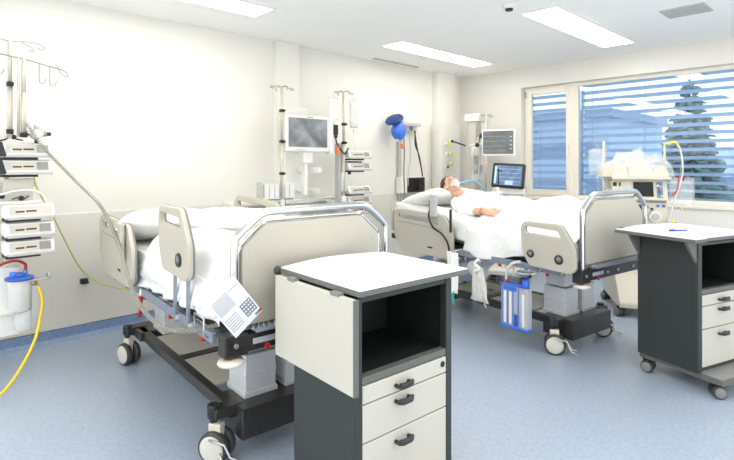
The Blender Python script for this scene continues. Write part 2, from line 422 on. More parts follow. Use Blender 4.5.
def make_bed(loc, rz, label, raised_foot_rail, lift, head_up):
    bed = thing('hospital_bed', label, 'bed', loc, rz, 'adjustable hospital beds')
    B = bed
    # chassis
    o = MB()
    for y in (.05, .56): o.box(-1.50, .02, y, y+.05, .185, .245, 'blackm')
    o.box(-1.60, -1.34, .03, .63, .185, .245, 'blackm').box(-.16, .10, .08, .60, .10, .245, 'blackm').box(-1.42, -1.22, .12, .56, .10, .19, 'blackm')
    o.box(-.80, -.72, .10, .56, .18, .238, 'blackm')
    for x in (-1.5, 0):
        for (y, s_) in ((.0, 1), (.66, -1)):
            o.box(x-.045, x+.03, min(y-.02*s_, y+.12*s_), max(y-.02*s_, y+.12*s_), .20, .25, 'blackm')
    o.obj('chassis', B, bevel=.008)
    for (a, b) in ((-1.22, -.81), (-.71, -.27)):
        MB().box(a, b, .10, .56, .222, .240, 'tray').obj('base_tray', B, bevel=.006)
    MB().box(-1.05, -.85, .33, .336, .240, .243, 'black').obj('tray_slot', B)
    for (x, y, a, pd) in ((0,0,rad(35),True), (0,.66,rad(20),True), (-1.5,0,rad(15),False), (-1.5,.66,rad(-30),False)):
        caster(B, x, y, a, pedal=pd)
    # lifting columns
    for x in (-.20, -1.42):
        for y in (.15, .38):
            o = MB().box(x, x+.19, y, y+.17, .24, .45, 'alu').box(x-.008, x+.198, y-.008, y+.178, .24, .27, 'alu')
            o.box(x-.004, x+.194, y-.004, y+.174, .350, .360, 'alu').box(x+.012, x+.178, y+.012, y+.158, .46, .58, 'alu').box(x+.024, x+.166, y+.024, y+.146, .58, .66, 'alu')
            o.obj('lifting_column', B, bevel=.006)
    # deck
    o = MB()
    for y in (-.02, .77): o.box(-1.85, .22, y, y+.035, .625, .665, 'blackm')
    for x in (-1.8, -1.3, -.75, -.2, .18): o.box(x, x+.06, .015, .77, .62, .65, 'blackm')
    o.box(-1.35, -.1, .1, .68, .60, .62, 'blackm')
    o.obj('deck_frame', B, bevel=.004)
    o = MB()
    for y in (-.075, .825): o.box(-1.35, .12, y, y+.022, .598, .645, 'bluerail')
    for x in (-1.3, -.85, -.4, .05):
        o.box(x, x+.03, -.06, 0.0, .61, .64, 'bluerail').box(x, x+.03, .80, .84, .61, .64, 'bluerail')
    o.obj('accessory_rail', B, bevel=.003)
    a = MB()
    a.tube([(-.02,-.083,.63),(-.02,-.10,.66),(-.02,-.10,.71),(.09,-.10,.71),(.09,-.10,.64),(.09,-.083,.62)], .005, 'steel', smooth=False); a.obj('rail_hook', B)
    for (x, m_) in ((-.46,'red'), (-.21,'green'), (-.02,'red'), (-.98,'red'), (-1.3,'red')):
        o = MB().cyl((x,-.06,.605), (x,-.06,.575), .013, m=m_); o.obj('release_knob', B); o_ = bpy.data.objects[-1] if False else None
    o = MB().cyl((-.95,-.07,.64), (-.95,-.075,.60), .012, m='white').cyl((-.95,-.075,.60), (-.95,-.08,.47), .013, .009, m='red').box(-.99,-.91,-.06,.02,.58,.62,'black')
    o.obj('cpr_lever', B)
    # mattress support segments
    o = MB().box(-.75, .23, .0, .79, .665, .685, 'midgrey')
    o.prism([(-.76,.0,.665),(-1.86,.0,.665+head_up*.95),(-1.86,.0,.685+head_up*.95),(-.76,.0,.685)], (0,.79,0), 'midgrey')
    o.obj('support_panel', B, bevel=.003)
    if head_up > .02:
        MB().tube([(-1.5,.2,.66),(-1.3,.2,.64+head_up*.4)], .012, 'steel').tube([(-1.5,.6,.66),(-1.3,.6,.64+head_up*.4)], .012, 'steel').obj('backrest_strut', B)
    # foot bracket
    o = MB().box(.20, .265, -.07, .85, .58, .655, 'blackm').box(.19, .265, -.08, .03, .57, .665, 'blackm').box(.19, .265, .75, .86, .57, .665, 'blackm')
    o.obj('foot_crossbar', B, bevel=.006)
    o = MB().box(.266, .268, .05, .19, .61, .635, 'grey').box(.268, .269, .06, .18, .613, .632, 'ink'); o.obj('type_plate', B)
    o = MB()
    for y in (-.03, .24, .38, .60): o.cyl((.265,y,.62), (.275,y,.62), .010, m='steel')
    o.obj('bolt', B)
    MB().cyl((.265,.12,.590), (.272,.12,.590), .014, m='red').obj('release_button', B)
    for y in (-.04, .85):
        MB().lathe((.24,y,.535), [(.02,0),(.055,.003),(.06,.010),(.055,.02),(.02,.026)], 'wheel', seg=28).cyl((.24,y,.56),(.24,y,.60),.012,m='red').obj('bumper_wheel', B)
    # corrugated hose along crossbar
    pts = []
    for i in range(150):
        t_ = i/149; a_ = t_*2*PI*26
        pts.append((.25+.016*math.cos(a_), .05+.7*t_, .675+.014*math.sin(a_)))
    MB().tube(pts, .0035, 'steel', smooth=False, seg=5).obj('spiral_cable', B)
    MB().box(.18, .30, .05, .75, .668, .678, 'bluerail').obj('linen_shelf', B, bevel=.003)
    # footboard
    out = rpoly([(-.005,.70), (.785,.70), (.785,1.04), (.665,1.145), (.115,1.145), (-.005,1.04)], .02)
    fb = plate('footboard', out, [], .03, B, 'cream', lambda u, v, q: (.224+q, u+.02, v-.012), .004)
    o = MB()
    for (y, z) in ((.03,1.0), (.75,1.0)): o.cyl((.238,y+.02,z), (.243,y+.02,z), .006, m='steel')
    o.obj('screw', fb)
    P = [(.232,-.05,z) for z in (.57,.8,.98,1.05)]+[(.232,-.035,1.085),(.232,.05,1.155),(.232,.09,1.178),(.232,.15,1.185),(.232,.39,1.187),(.232,.63,1.185),(.232,.69,1.178),(.232,.73,1.155),(.232,.815,1.085)]+[(.232,.83,z) for z in (1.05,.98,.8,.57)]
    P = [(a, b+.028, c) for a, b, c in P]
    MB().tube(P, .019, 'satin', seg=14, sub=3).obj('push_handle', B)
    P = [(.207,-.02,.66),(.207,-.02,1.00),(.207,-.01,1.04),(.207,.09,1.125),(.207,.14,1.142),(.207,.64,1.142),(.207,.69,1.125),(.207,.79,1.04),(.207,.80,1.0),(.207,.80,.66)]
    P = [(a, b+.028, c) for a, b, c in P]
    MB().tube(P, .010, 'chrome', seg=10, sub=3).obj('inner_tube', B)
    # headboard
    out = rpoly([(0,.70), (.78,.70), (.78,.90), (.68,.96), (.10,.96), (0,.90)], .02)
    plate('headboard', out, [], .03, B, 'cream', lambda u, v, q: (-1.93+q, u, v), .004)
    MB().box(-1.94, -1.85, .0, .78, .62, .67, 'blackm').box(-1.94,-1.92,.1,.14,.66,.8,'blackm').box(-1.94,-1.92,.64,.68,.66,.8,'blackm').obj('head_crossbar', B, bevel=.005)
    # side rails
    for y in (-.125, .905):
        near = y < 0
        hz = .645 if raised_foot_rail else .555
        if not near: hz = .735 if raised_foot_rail else .60
        r = side_panel(B, -1.74, -.92, hz, hz+.40, y)
        if raised_foot_rail: fz, fx0, fx1 = .855, -.43, .0
        else: fz, fx0, fx1 = .635, -.20, .25
        if not near: fz = .645; fx0, fx1 = -.30, .12
        f_ = side_panel(B, fx0, fx1, fz, fz+(.335 if near else .31), y, foot=True, raised=raised_foot_rail)
        s_ = 1 if near else -1; yi = y+s_*.03
        o = MB()
        for x in (fx0+.12, fx0+.30):
            o.box(x-.012, x+.012, min(yi, yi+s_*.012), max(yi, yi+s_*.012), .60, fz+.08, 'bluerail')
            o.cyl((x, yi-s_*.012, fz+.08), (x, yi+s_*.02, fz+.08), .018, m='grey').cyl((x, yi, .62), (x, yi+s_*.06, .62), .018, m='grey')
        o.obj('rail_arm', f_)
        o = MB()
        for x in (-1.5, -1.15): o.box(x-.012, x+.012, min(yi, yi+s_*.012), max(yi, yi+s_*.012), .60, hz+.1, 'bluerail').cyl((x, yi, .63), (x, yi+s_*.07, .63), .015, m='grey')
        o.obj('rail_arm', r)
    return bed

BED1 = make_bed((2.351, -5.211, 0), rad(-4.1), 'empty hospital bed with raised near side rail, standing in the foreground behind the grey cabinet', True, .0, .0)
BED2 = make_bed((2.838, -2.773, 0), rad(-8.3), 'hospital bed carrying the patient, by the window', False, .0, .16)

def on(bed, rz, x, y, z):
    c, s_ = math.cos(rz), math.sin(rz)
    return (bed[0]+x*c-y*s_, bed[1]+x*s_+y*c, z)
B1 = lambda x, y, z: on((2.351,-5.211), rad(-4.1), x, y, z)
B2 = lambda x, y, z: on((2.838,-2.773), rad(-8.3), x, y, z)

# ------------------------------------------------------------------ bedding
def wr(x, y, s=6, a=.008, seed=0): return a*noise.fractal(Vector((x*s+seed, y*s, seed*1.7)), 1.0, 2.0, 3)
def mattress(loc, rz, prof, label):
    # prof: list of (x, ztop); thickness .17
    t = thing('mattress', label, 'mattress', loc, rz, None)
    T = .165; o = MB(); y0, y1, r = -.035, .825, .04
    n = len(prof); rings = []
    xs = []
    for i in range(41):
        s_ = i/40; L = (n-1)*s_; k = min(int(L), n-2); u = L-k; u2 = u
        x = prof[k][0]*(1-u)+prof[k+1][0]*u; z = prof[k][1]*(1-u2)+prof[k+1][1]*u2
        xs.append((x, z))
    sec = rpoly([(y0,-T),(y1,-T),(y1,0),(y0,0)], r, 4)
    for i, (x, z) in enumerate(xs):
        e = .02 if i in (0, 40) else 0
        rings.append([o.bm.verts.new((x, min(max(a, y0+e), y1-e), z+min(max(b, -T+e), -e))) for a, b in sec])
    o.mi('mattress')
    for a, b in zip(rings, rings[1:]):
        for k in range(len(a)):
            f = o.bm.faces.new((a[k], a[(k+1) % len(a)], b[(k+1) % len(a)], b[k])); f.smooth = True
    o.bm.faces.new(rings[0]); o.bm.faces.new(rings[-1])
    o.obj('mattress_body', t)
    return t
mattress((2.351,-5.211,0), rad(-4.1), [(-1.86,.86),(-1.3,.855),(-.7,.85),(-.2,.85),(.19,.85)], 'white mattress on the empty foreground hospital bed')
mattress((2.838,-2.773,0), rad(-8.3), [(-1.86,1.012),(-1.5,.962),(-1.0,.892),(-.76,.86),(-.5,.852),(.19,.852)], 'white mattress under the patient, on the bed by the window')

def pillow(P, rz, tilt, L, W, T, label, roll=0, seed=0, m='linen'):
    o = MB()
    def sf(sgn):
        def fn(u, v):
            a, b = u*2-1, v*2-1
            k = max(0, (1-abs(a)**2.6))**.55*max(0, (1-abs(b)**2.6))**.55
            px = a*(L/2)*(1-.07*(1-abs(b))**1) ; py = b*(W/2)*(1-.05*(1-abs(a)))
            return (px, py, sgn*k*T/2+wr(px, py, 7, .014*k, seed)+wr(px, py, 20, .004*k, seed+3))
        return fn
    o.grid(30, 30, sf(1), m); o.grid(30, 30, sf(-1), m)
    bmesh.ops.remove_doubles(o.bm, verts=o.bm.verts[:], dist=.003)
    ob = o.obj('pillow'); ob.location = P; ob.rotation_euler = (roll, tilt, rz)
    return tag(ob, label, 'pillow')
pillow(B1(-1.36,.17,.98), rad(-4+88), rad(0), .62, .52, .19, 'plump white pillow at the head of the empty bed, beside the near rail', roll=rad(-14), seed=1)
pillow(B1(-1.02,.55,.99), rad(-4+65), rad(0), .70, .54, .18, 'large white pillow lying in the middle of the empty bed', roll=rad(-14), seed=5)
pillow(B2(-1.56,.36,1.055), rad(-8+88), 0, .72, .50, .17, 'white pillow under the patient\'s head', roll=rad(-12), seed=9)
# folded duvet on bed 1
def duvet():
    o = MB()
    def top(u, v):
        x = -1.05+u*1.20; y = -.085+v*.90
        ex = min(1, min(u, 1-u)*7)**.5; ey = min(1, min(v, 1-v)*7)**.5
        h = .11*ex*ey*(1+.25*math.sin(u*9+v*3))
        y2 = y; z = .858+h+wr(x, y, 5, .03)*ex*ey
        if v < .10: z -= (.10-v)*1.3
        z += wr(x, y, 16, .008)
        return (x, y2, z)
    def bot(u, v):
        x, y, z = top(u, v); e = min(1, min(u, 1-u, v, 1-v)*12)
        return (x, y, z*(1-e)+.853*e if v > .1 else z-.03*e)
    o.grid(60, 44, top, 'linen')
    # near side roll bulging over the mattress edge
    pts = [(-.98,-.055,.88),(-.8,-.06,.885),(-.55,-.058,.885),(-.3,-.055,.89),(-.1,-.055,.875),(.08,-.05,.85),(.14,-.04,.82)]
    ob = o.obj('duvet'); ob.location = (2.351,-5.211,0); ob.rotation_euler = (0,0,rad(-4.1))
    sd = ob.modifiers.new('solid', 'SOLIDIFY'); sd.thickness = .012; sd.offset = -1
    return tag(ob, 'rumpled white duvet spread over the empty foreground bed', 'duvet')
duvet()
def sidesheet(name, bedloc, rz, x0, x1, ztop, depth, label, seed):
    o = MB()
    def fn(u, v):
        x = x0+u*(x1-x0); d = depth(u)
        y = -.056-.014*math.sin(x*26+seed)*v - .01*v + wr(x, v, 4, .015, seed)*v
        return (x, y, ztop-v*d)
    o.grid(70, 14, fn, 'linen'); ob = o.obj(name); ob.location = bedloc; ob.rotation_euler = (0,0,rz)
    sd = ob.modifiers.new('solid', 'SOLIDIFY'); sd.thickness = .004
    return tag(ob, label, 'sheet')
sidesheet('bed_sheet', (2.351,-5.211,0), rad(-4.1), -1.72, .18, .862, lambda u: .19+.02*math.sin(u*5), 'white sheet hanging down the near side of the empty bed', 2)
# dark folded cloth on bed 1 between pillow and duvet
o = MB().grid(14, 10, lambda u, v: (-.05+u*.16, -.10+v*.22, .03*math.sin(u*PI)+wr(u, v, 3, .02, 8)), 'fabricb')
ob = o.obj('dark_cloth'); ob.location = B1(-.42,.62,.985); sd = ob.modifiers.new('s','SOLIDIFY'); sd.thickness = .02
tag(ob, 'small dark navy cloth lying on the white bedding of the empty bed', 'cloth')

# ------------------------------------------------------------------ patient (bed-2 local coordinates)
def remesh(mb, name, m, vox, parent, smooth=6):
    bm = mb.bm; me = bpy.data.meshes.new(name); bm.to_mesh(me); bm.free()
    t = bpy.data.objects.new('tmp', me); COL.objects.link(t)
    r = t.modifiers.new('r', 'REMESH'); r.mode = 'VOXEL'; r.voxel_size = vox; r.use_smooth_shade = True
    s_ = t.modifiers.new('s', 'SMOOTH'); s_.iterations = smooth; s_.factor = .5
    dg = bpy.context.evaluated_depsgraph_get(); dg.update()
    me2 = bpy.data.meshes.new_from_object(t.evaluated_get(dg)); bpy.data.objects.remove(t)
    me2.name = name; me2.materials.clear(); me2.materials.append(M[m])
    for p in me2.polygons: p.use_smooth = True
    o = bpy.data.objects.new(name, me2); COL.objects.link(o)
    if parent: o.parent = parent
    return o
def cap(o, a, b, ra, rb, flat=1):
    a, b = Vector(a), Vector(b); o.cyl(a, b, ra, rb, 'skin', seg=18); o.ball(a, ra, 'skin', seg=14); o.ball(b, rb, 'skin', seg=14)

pt = thing('person', 'patient lying in the bed by the window in a white gown and breathing mask', 'person', (2.838,-2.773,0), rad(-8.3))
HC = Vector((-1.375, .31, 1.175))                      # head centre
up = Vector((-.80, .0, .60)).normalized()              # towards crown
fw = (Vector((.60, -.34, .75))); fw = (fw-up*fw.dot(up)).normalized()
sd_ = up.cross(fw)
HR = Matrix((sd_, fw, up)).transposed().to_4x4()
hp = lambda s_, f_, u_: HC+sd_*s_+fw*f_+up*u_
o = MB()
o.ball(hp(0,-.012,.022), (.076,.094,.088), 'skin', rot=HR, seg=28)
o.ball(hp(0,.022,-.04), (.060,.068,.075), 'skin', rot=HR, seg=24)
o.ball(hp(0,.052,-.092), (.030,.026,.024), 'skin', rot=HR)              # chin
o.ball(hp(0,.080,.018), (.052,.016,.020), 'skin', rot=HR)              # brow
cap(o, hp(0,.086,.0), hp(0,.106,-.030), .009, .014)                     # nose
o.ball(hp(0,.088,-.064), (.024,.012,.009), 'skin', rot=HR)
for q in (-1, 1):
    o.ball(hp(q*.030,.076,-.002), (.016,.012,.009), 'skin', rot=HR)
    o.ball(hp(q*.077,-.005,-.012), (.010,.018,.032), 'skin', rot=HR)
    o.ball(hp(q*.045,.055,-.038), (.025,.025,.025), 'skin', rot=HR)
cap(o, hp(0,-.01,-.06), (-1.22,.345,1.04), .056, .062)
# torso
SH = [(-1.15,.175,1.02), (-1.13,.545,1.02)]
PEL = (-.62,.37,.955)
for (c, r) in (((-1.08,.355,1.02),(.13,.185,.10)), ((-.95,.36,1.005),(.15,.18,.105)), ((-.78,.365,.97),(.15,.165,.10)), ((-.62,.37,.955),(.14,.185,.10))):
    o.ball(c, r, 'skin', rot=Matrix.Rotation(rad(8), 4, 'Y'), seg=24)
for s_ in SH: o.ball(s_, .062, 'skin')
cap(o, SH[0], (-1.18,.30,1.045), .055, .06); cap(o, SH[1], (-1.18,.40,1.045), .055, .06)
# arms
def arm(sh, el, wr_, hd, side):
    cap(o, sh, el, .050, .038); cap(o, el, wr_, .040, .026)
    wv, hv = Vector(wr_), Vector(hd); d = (hv-wv).normalized(); n = Vector((.1,.62*side,.80)); n = (n-d*n.dot(d)).normalized(); l = n.cross(d)
    palm = wv+d*.050
    R = Matrix((d, l, n)).transposed().to_4x4()
    o.ball(palm, (.056,.040,.017), 'skin', rot=R, seg=20); o.ball(wv+d*.01, (.035,.028,.020), 'skin', rot=R)
    for i, ln in enumerate((.068,.078,.072,.056)):
        off = (i-1.5)*.0205*side
        a = palm+d*.040+l*off; sp = l*off*.55
        b = a+(d*.48*ln+sp*.4+n*.006); c = b+(d*.32*ln+sp*.2-n*.008); e = c+(d*.22*ln-n*.012)
        cap(o, a, b, .0095, .009); cap(o, b, c, .0088, .008); cap(o, c, e, .008, .0068)
    a = wv+d*.022-l*.022*side; b = a+d*.030-l*.026*side-n*.004; c = b+d*.028-l*.010*side-n*.004
    cap(o, a, b, .0125, .0105); cap(o, b, c, .0102, .008)
arm(SH[0], (-.975,.055,.975), (-.745,.085,.985), (-.56,.12,.965), -1)
arm(SH[1], (-1.0,.66,.97), (-.77,.63,.945), (-.58,.60,.93), 1)
# legs under the blanket
for y in (.28, .47):
    cap(o, (-.60,y,.96), (-.22,y+(y-.375)*.2,1.0), .085, .058); cap(o, (-.22,y+(y-.375)*.2,1.0), (.10,y,.92), .056, .038)
    cap(o, (.10,y,.91), (.135,y,1.02), .036, .026)
body = remesh(o, 'body', 'skin', .006, pt, 2)
# hair shell
o = MB()
o.ball(hp(0,-.022,.034), (.083,.096,.092), 'hair', rot=HR, seg=28)
o.ball(hp(0,-.055,-.02), (.070,.055,.062), 'hair', rot=HR, seg=20)
hr = remesh(o, 'hair', 'hair', .006, pt, 1)
dsp = bmesh.new(); dsp.from_mesh(hr.data)
kill = []
for v in dsp.verts:
    r = v.co-HC; f_ = r.dot(fw); u_ = r.dot(up); q = abs(r.dot(sd_))
    if f_ > .050+.010*math.sin(q*60) or (u_ < .015 and f_ > .012) or u_ < -.075: kill.append(v)
    v.co += v.normal*noise.noise(v.co*90)*.004
bmesh.ops.delete(dsp, geom=kill, context='VERTS'); dsp.to_mesh(hr.data); dsp.free()
hr.modifiers.new('s', 'SOLIDIFY').thickness = .004
# mask with straps
o = MB()
o.lathe((0,0,0), [(.043,0),(.040,.014),(.028,.030),(.014,.036),(.012,.050)], 'mask', seg=24)
mk = o.obj('breathing_mask', pt, xf=Matrix.Translation(hp(0,.072,-.048)) @ Matrix((sd_, -up, fw)).transposed().to_4x4() @ Matrix.Diagonal((1,1.15,1,1)))
o = MB()
for q in (-1, 1):
    o.tube([hp(q*.040,.080,-.045), hp(q*.066,.052,-.030), hp(q*.082,.0,-.008), hp(q*.085,-.05,.01)], .006, 'white')
o.obj('strap', mk)
for q in (-1, 1):
    MB().ball(hp(q*.029,.089,-.001), (.012,.004,.003), 'hair', rot=HR).obj('eyelash', pt)
    MB().ball(hp(q*.030,.094,.022), (.018,.004,.004), 'hair', rot=HR).obj('eyebrow', pt)
# gown
o = MB()
for (c, r) in (((-1.08,.355,1.03),(.15,.20,.112)), ((-.95,.36,1.015),(.17,.20,.120)), ((-.78,.365,.985),(.18,.19,.118)), ((-.62,.37,.965),(.17,.20,.115))):
    o.ball(c, r, 'linen', rot=Matrix.Rotation(rad(8), 4, 'Y'), seg=28)
for s_, e in ((SH[0], (-.985,.058,.985)), (SH[1], (-1.02,.63,.99))): cap(o, s_, e, .068, .062)
cap(o, (-.975,.058,.98), (-.88,.066,.982), .056, .050); o.ball((-1.195,.345,1.055), (.06,.085,.07), 'linen'); cap(o, SH[0], (-1.16,.30,1.045), .066, .07); cap(o, SH[1], (-1.16,.40,1.045), .066, .07)
g = remesh(o, 'gown', 'linen', .011, pt, 5)
for v in g.data.vertices: v.co += v.normal*(noise.fractal(v.co*9, 1, 2, 3)*.012)
MB().tube([(-.77,.083+.031*math.cos(a), .985+.029*math.sin(a)) for a in [i*PI/6 for i in range(12)]], .0025, 'redtube', closed=True, sub=2).obj('wrist_band', pt)

# blanket draped over the legs and lap
def blanket():
    o = MB()
    def hgt(x, y):
        z = .862
        yc = (y-.375)
        for (cx, cy, rx, ry, hh) in ((-.66,.375,.34,.26,.235), (-.24,.27,.36,.13,.255), (-.24,.49,.36,.13,.255), (.08,.28,.16,.14,.25), (.08,.47,.16,.14,.25), (-.24,.375,.55,.24,.22), (-.66,.60,.20,.13,.17)):
            d = ((x-cx)/rx)**2+((y-cy)/ry)**2
            z = max(z, .862+hh*math.exp(-d*.8))
        return z+wr(x, y, 5, .020, 4)+wr(x, y, 14, .006, 2)
    def fn(u, v):
        xa = -.86+.12*math.sin(v*PI); x = xa+u*(.20-xa)
        S = -.30+v*1.45                       # arc position across
        if S < -.055:
            dn = (-.055-S); k = (.20+.05*math.sin(u*7))/.245
            return (x, -.062-.02*math.sin(x*17)*min(1, dn*6)-.01+wr(x, dn, 5, .012, 6), .835-dn*k*.9+(0.0))
        if S > .845: return (x, .85+.01*math.sin(x*20), .84-(S-.845)*.6)
        return (x, S, hgt(x, S)*1.0 if .03 < S < .78 else hgt(x, S)-.0-.35*(max(.03-S, S-.78))**1.0)
    o.grid(90, 90, fn, 'linen'); ob = o.obj('blanket'); ob.location = (2.838,-2.773,0); ob.rotation_euler = (0,0,rad(-8.3))
    sd = ob.modifiers.new('s', 'SOLIDIFY'); sd.thickness = .010; sd.offset = 1
    return tag(ob, 'white blanket draped over the patient\'s legs and down the bed\'s near side', 'blanket')
blanket()
# near side sheet bunch beneath the arm
o = MB()
def fn(u, v):
    x = -1.30+u*.62; S = -.17+v*.34
    if S < -.05: return (x, -.062+wr(x, S, 5, .02), .86+(.07*(1-u))-(-.05-S)*1.3)
    return (x, S, .885+.085*(1-u)+.02*math.sin(v*3)+wr(x, S, 6, .02, 3))
o.grid(40, 24, fn, 'linen'); ob = o.obj('draw_sheet'); ob.location = (2.838,-2.773,0); ob.rotation_euler = (0,0,rad(-8.3))
ob.modifiers.new('s', 'SOLIDIFY').thickness = .008
tag(ob, 'crumpled white draw sheet under the patient\'s arm', 'sheet')

# ------------------------------------------------------------------ cabinets (local: origin at body near front corner; x front, y across)
def make_cabinet(loc, rz, label, flap_up):
    c = thing('bedside_cabinet', label, 'cabinet', loc, rz, 'grey and cream bedside cabinets')
    D, Wd, Z = .40, .53, .916
    o = MB().box(-D, 0, 0, .018, .12, Z, 'dark').box(-D, 0, Wd-.018, Wd, .12, Z, 'dark').box(-D, -D+.015, .018, Wd-.018, .12, Z, 'dark')
    o.box(-D+.015, 0, .018, Wd-.018, Z-.02, Z, 'dark').box(-D+.01, -.004, .018, Wd-.018, .12, .14, 'dark')
    for y in (0, Wd-.035): o.box(-.03, .006, y, y+.035, .12, Z, 'dark')
    o.box(-.028, .0045, -.004, .008, .12, Z, 'dark')
    o.obj('carcass', c, bevel=.003)
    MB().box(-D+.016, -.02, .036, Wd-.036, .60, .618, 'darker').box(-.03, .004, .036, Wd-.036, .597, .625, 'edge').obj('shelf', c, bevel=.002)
    MB().box(-D+.015, -D+.02, .02, Wd-.02, .62, Z-.03, 'darker').box(-D+.02, -.02, .019, .022, .62, Z-.03, 'darker').box(-D+.02,-.02,Wd-.022,Wd-.019,.62,Z-.03,'darker').box(-D+.02,-.03,.02,Wd-.02,Z-.024,Z-.021,'darker').obj('compartment_shade', c)  # near-black sheets that paint the shade inside the open compartment
    for k, (z0, z1, hz) in enumerate(((.527,.592,.552), (.385,.522,.492), (.150,.380,.338))):
        d = MB().box(-.025, .006, .037, Wd-.037, z0, z1, 'creamL').obj('drawer', c, bevel=.002)
        yc = .235
        h = MB().tube([(.004,yc-.034,hz),(.030,yc-.034,hz),(.038,yc-.022,hz),(.038,yc+.022,hz),(.030,yc+.034,hz),(.004,yc+.034,hz)], .008, 'dark', smooth=False, seg=8)
        h.tube([(.030,yc-.034,hz+.008),(.038,yc-.022,hz+.008),(.038,yc+.022,hz+.008),(.030,yc+.034,hz+.008)], .008, 'dark', smooth=False); h.obj('handle', d)
        if k == 0: MB().cyl((.004,Wd-.06,z0+.038), (.010,Wd-.06,z0+.038), .012, m='black').obj('lock', d)
    MB().box(-D, .13, .02, Wd-.02, .085, .12, 'edge').prism([(-D,.02,.12),(.13,.02,.12),(.13,.02,.125),(-D,.02,.125)],(0,Wd-.04,0),'midgrey').obj('plinth', c, bevel=.004)
    for (x, y, a) in ((-.35,.04,.3), (.08,.06,.9), (-.35,Wd-.05,.3), (.08,Wd-.06,.4)):
        caster(c, x, y, a, r=.038, cream=False)
    # top with bowed back
    x1, x0, y0, y1 = .038, -.505, -.004, Wd+.07
    back = [(x0-.07*math.sin(PI*k/14), y0+(y1-y0)*k/14) for k in range(15)]
    out = rpoly([(x1, y0), (x1, y1)], 0) if False else [(x1, y0)]+back+[(x1, y1)]
    MB().prism([(a, b, Z+.012) for a, b in out], (0,0,.022), 'edge').obj('tabletop', c, bevel=.003)
    MB().prism([(a*.994 if a > 0 else a*.994, b+.002 if b < .2 else b-.002, Z+.0335) for a, b in out], (0,0,.0035), 'top').obj('top_laminate', c, bevel=.001)
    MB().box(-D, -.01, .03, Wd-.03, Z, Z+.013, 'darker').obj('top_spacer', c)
    hb = MB().tube([(a-.014, b, Z+.02) for a, b in back], .011, 'dark', seg=10, sub=2)
    hb.ball((x0-.014, y0-.002, Z+.02), .020, 'dark').ball((x0-.014, y1, Z+.02), .020, 'dark'); hb.obj('push_bar', c)
    if not flap_up:
        f = MB().box(x0+.0, x1-.006, y0-.024, y0-.004, Z-.335, Z+.006, 'creamL').obj('side_flap', c, bevel=.002)
        MB().box(x1-.006, x1-.001, y0-.025, y0-.003, Z-.335, Z+.006, 'edge').obj('edge_band', f)
        for x in (-.40, -.10): MB().box(x, x+.05, y0-.028, y0-.002, Z+.002, Z+.016, 'midgrey').obj('hinge', f)
    else:
        f = MB().box(x0+.015, x1+.02, y0-.115, y0-.002, Z+.012, Z+.034, 'edge').obj('side_flap', c, bevel=.003)
        MB().box(x0+.017, x1+.018, y0-.113, y0+.002, Z+.0335, Z+.037, 'top').obj('flap_laminate', f, bevel=.001)
        for x in (-D, -.02):
            MB().prism([(x, .0, Z+.01), (x, -.10, Z+.01), (x, -.095, Z-.005), (x, .0, Z-.13)], (.018,0,0), 'edge').obj('flap_bracket', c, bevel=.002)
    return c
make_cabinet((3.225, -5.134, 0), -.062, 'grey bedside cabinet in the foreground with its white side flap hanging down', False)
CAB2 = (3.741, -2.765); CR = -.316
make_cabinet((*CAB2, 0), CR, 'grey bedside cabinet at the photo\'s right edge with its side flap raised level', True)
c2 = lambda x, y, z: on(CAB2, CR, x, y, z)
# pen on cabinet 2
t = thing('pen', 'blue ballpoint pen lying on the white top of the right-hand cabinet', 'pen', c2(-.22,.17,.953+.005), CR+rad(70))
MB().cyl((-.07,0,0), (.05,0,0), .005, m='blueb').cyl((.05,0,0), (.066,0,0), .005, .0015, m='white').obj('barrel', t)
MB().cyl((-.072,0,0), (-.03,0,0), .006, m='blue').box(-.07,-.035,-.001,.001,.005,.008,'blue').obj('cap', t)

# ------------------------------------------------------------------ infusion pumps, poles
def pump(x, y, z, label, group, w_=.27, h_=.092, drive=False, rz=0, white_pad=False):
    t = thing('infusion_pump', label, 'infusion pump', (x, y, z), rz, group)
    # front faces +x, width along +y from 0, sloping face
    o = MB().prism([(-.15,0,.01),(-.15,0,h_*.85),(-.02,0,h_),(.0,0,h_*.93),(.025,0,h_*.18),(.01,0,0)], (0,w_,0), 'white')
    o.obj('housing', t, bevel=.006)
    def fx(zz): return .025*(1-(zz-h_*.18)/(h_*.75))+.0005
    def panel(y0, y1, z0, z1, m_, nm, par):
        a, b = fx(z0), fx(z1)
        q = MB().prism([(a-.003,y0,z0),(b-.003,y0,z1),(b+.0015,y0,z1),(a+.0015,y0,z0)], (0,y1-y0,0), m_)
        return q.obj(nm, par)
    f = panel(w_*.08, w_*.93, h_*.25, h_*.86, 'creamL', 'face_plate', t)
    def p2(y0, y1, z0, z1, m_, nm):
        a, b = fx(z0)+.002, fx(z1)+.002
        MB().prism([(a-.003,y0,z0),(b-.003,y0,z1),(b+.001,y0,z1),(a+.001,y0,z0)], (0,y1-y0,0), m_).obj(nm, f)
    p2(w_*.20, w_*.38, h_*.44, h_*.56, 'dred', 'display'); p2(w_*.41, w_*.62, h_*.46, h_*.58, 'dred', 'display')
    p2(w_*.68, w_*.91, h_*.30, h_*.82, 'creamL' if white_pad else 'pad', 'keypad')
    p2(w_*.12, w_*.16, h_*.35, h_*.75, 'grey', 'button_strip')
    MB().box(-.02, .03, w_*.05, w_*1.02, -.004, .012, 'grey').obj('bottom_lip', t, bevel=.003)
    MB().box(-.14, .0, w_*.02, w_*.72, -.020, -.004, 'black').obj('gap_shade', t)  # black slab added as the dark shadow line between stacked pumps
    if drive: MB().prism([(-.02,-.03,.0),(.03,-.005,.0),(.03,-.03,h_),(-.02,-.05,h_)], (0,.03,0), 'black').obj('drive_head', t, bevel=.003)
    return t
G1 = 'infusion pumps on the left-edge tower'
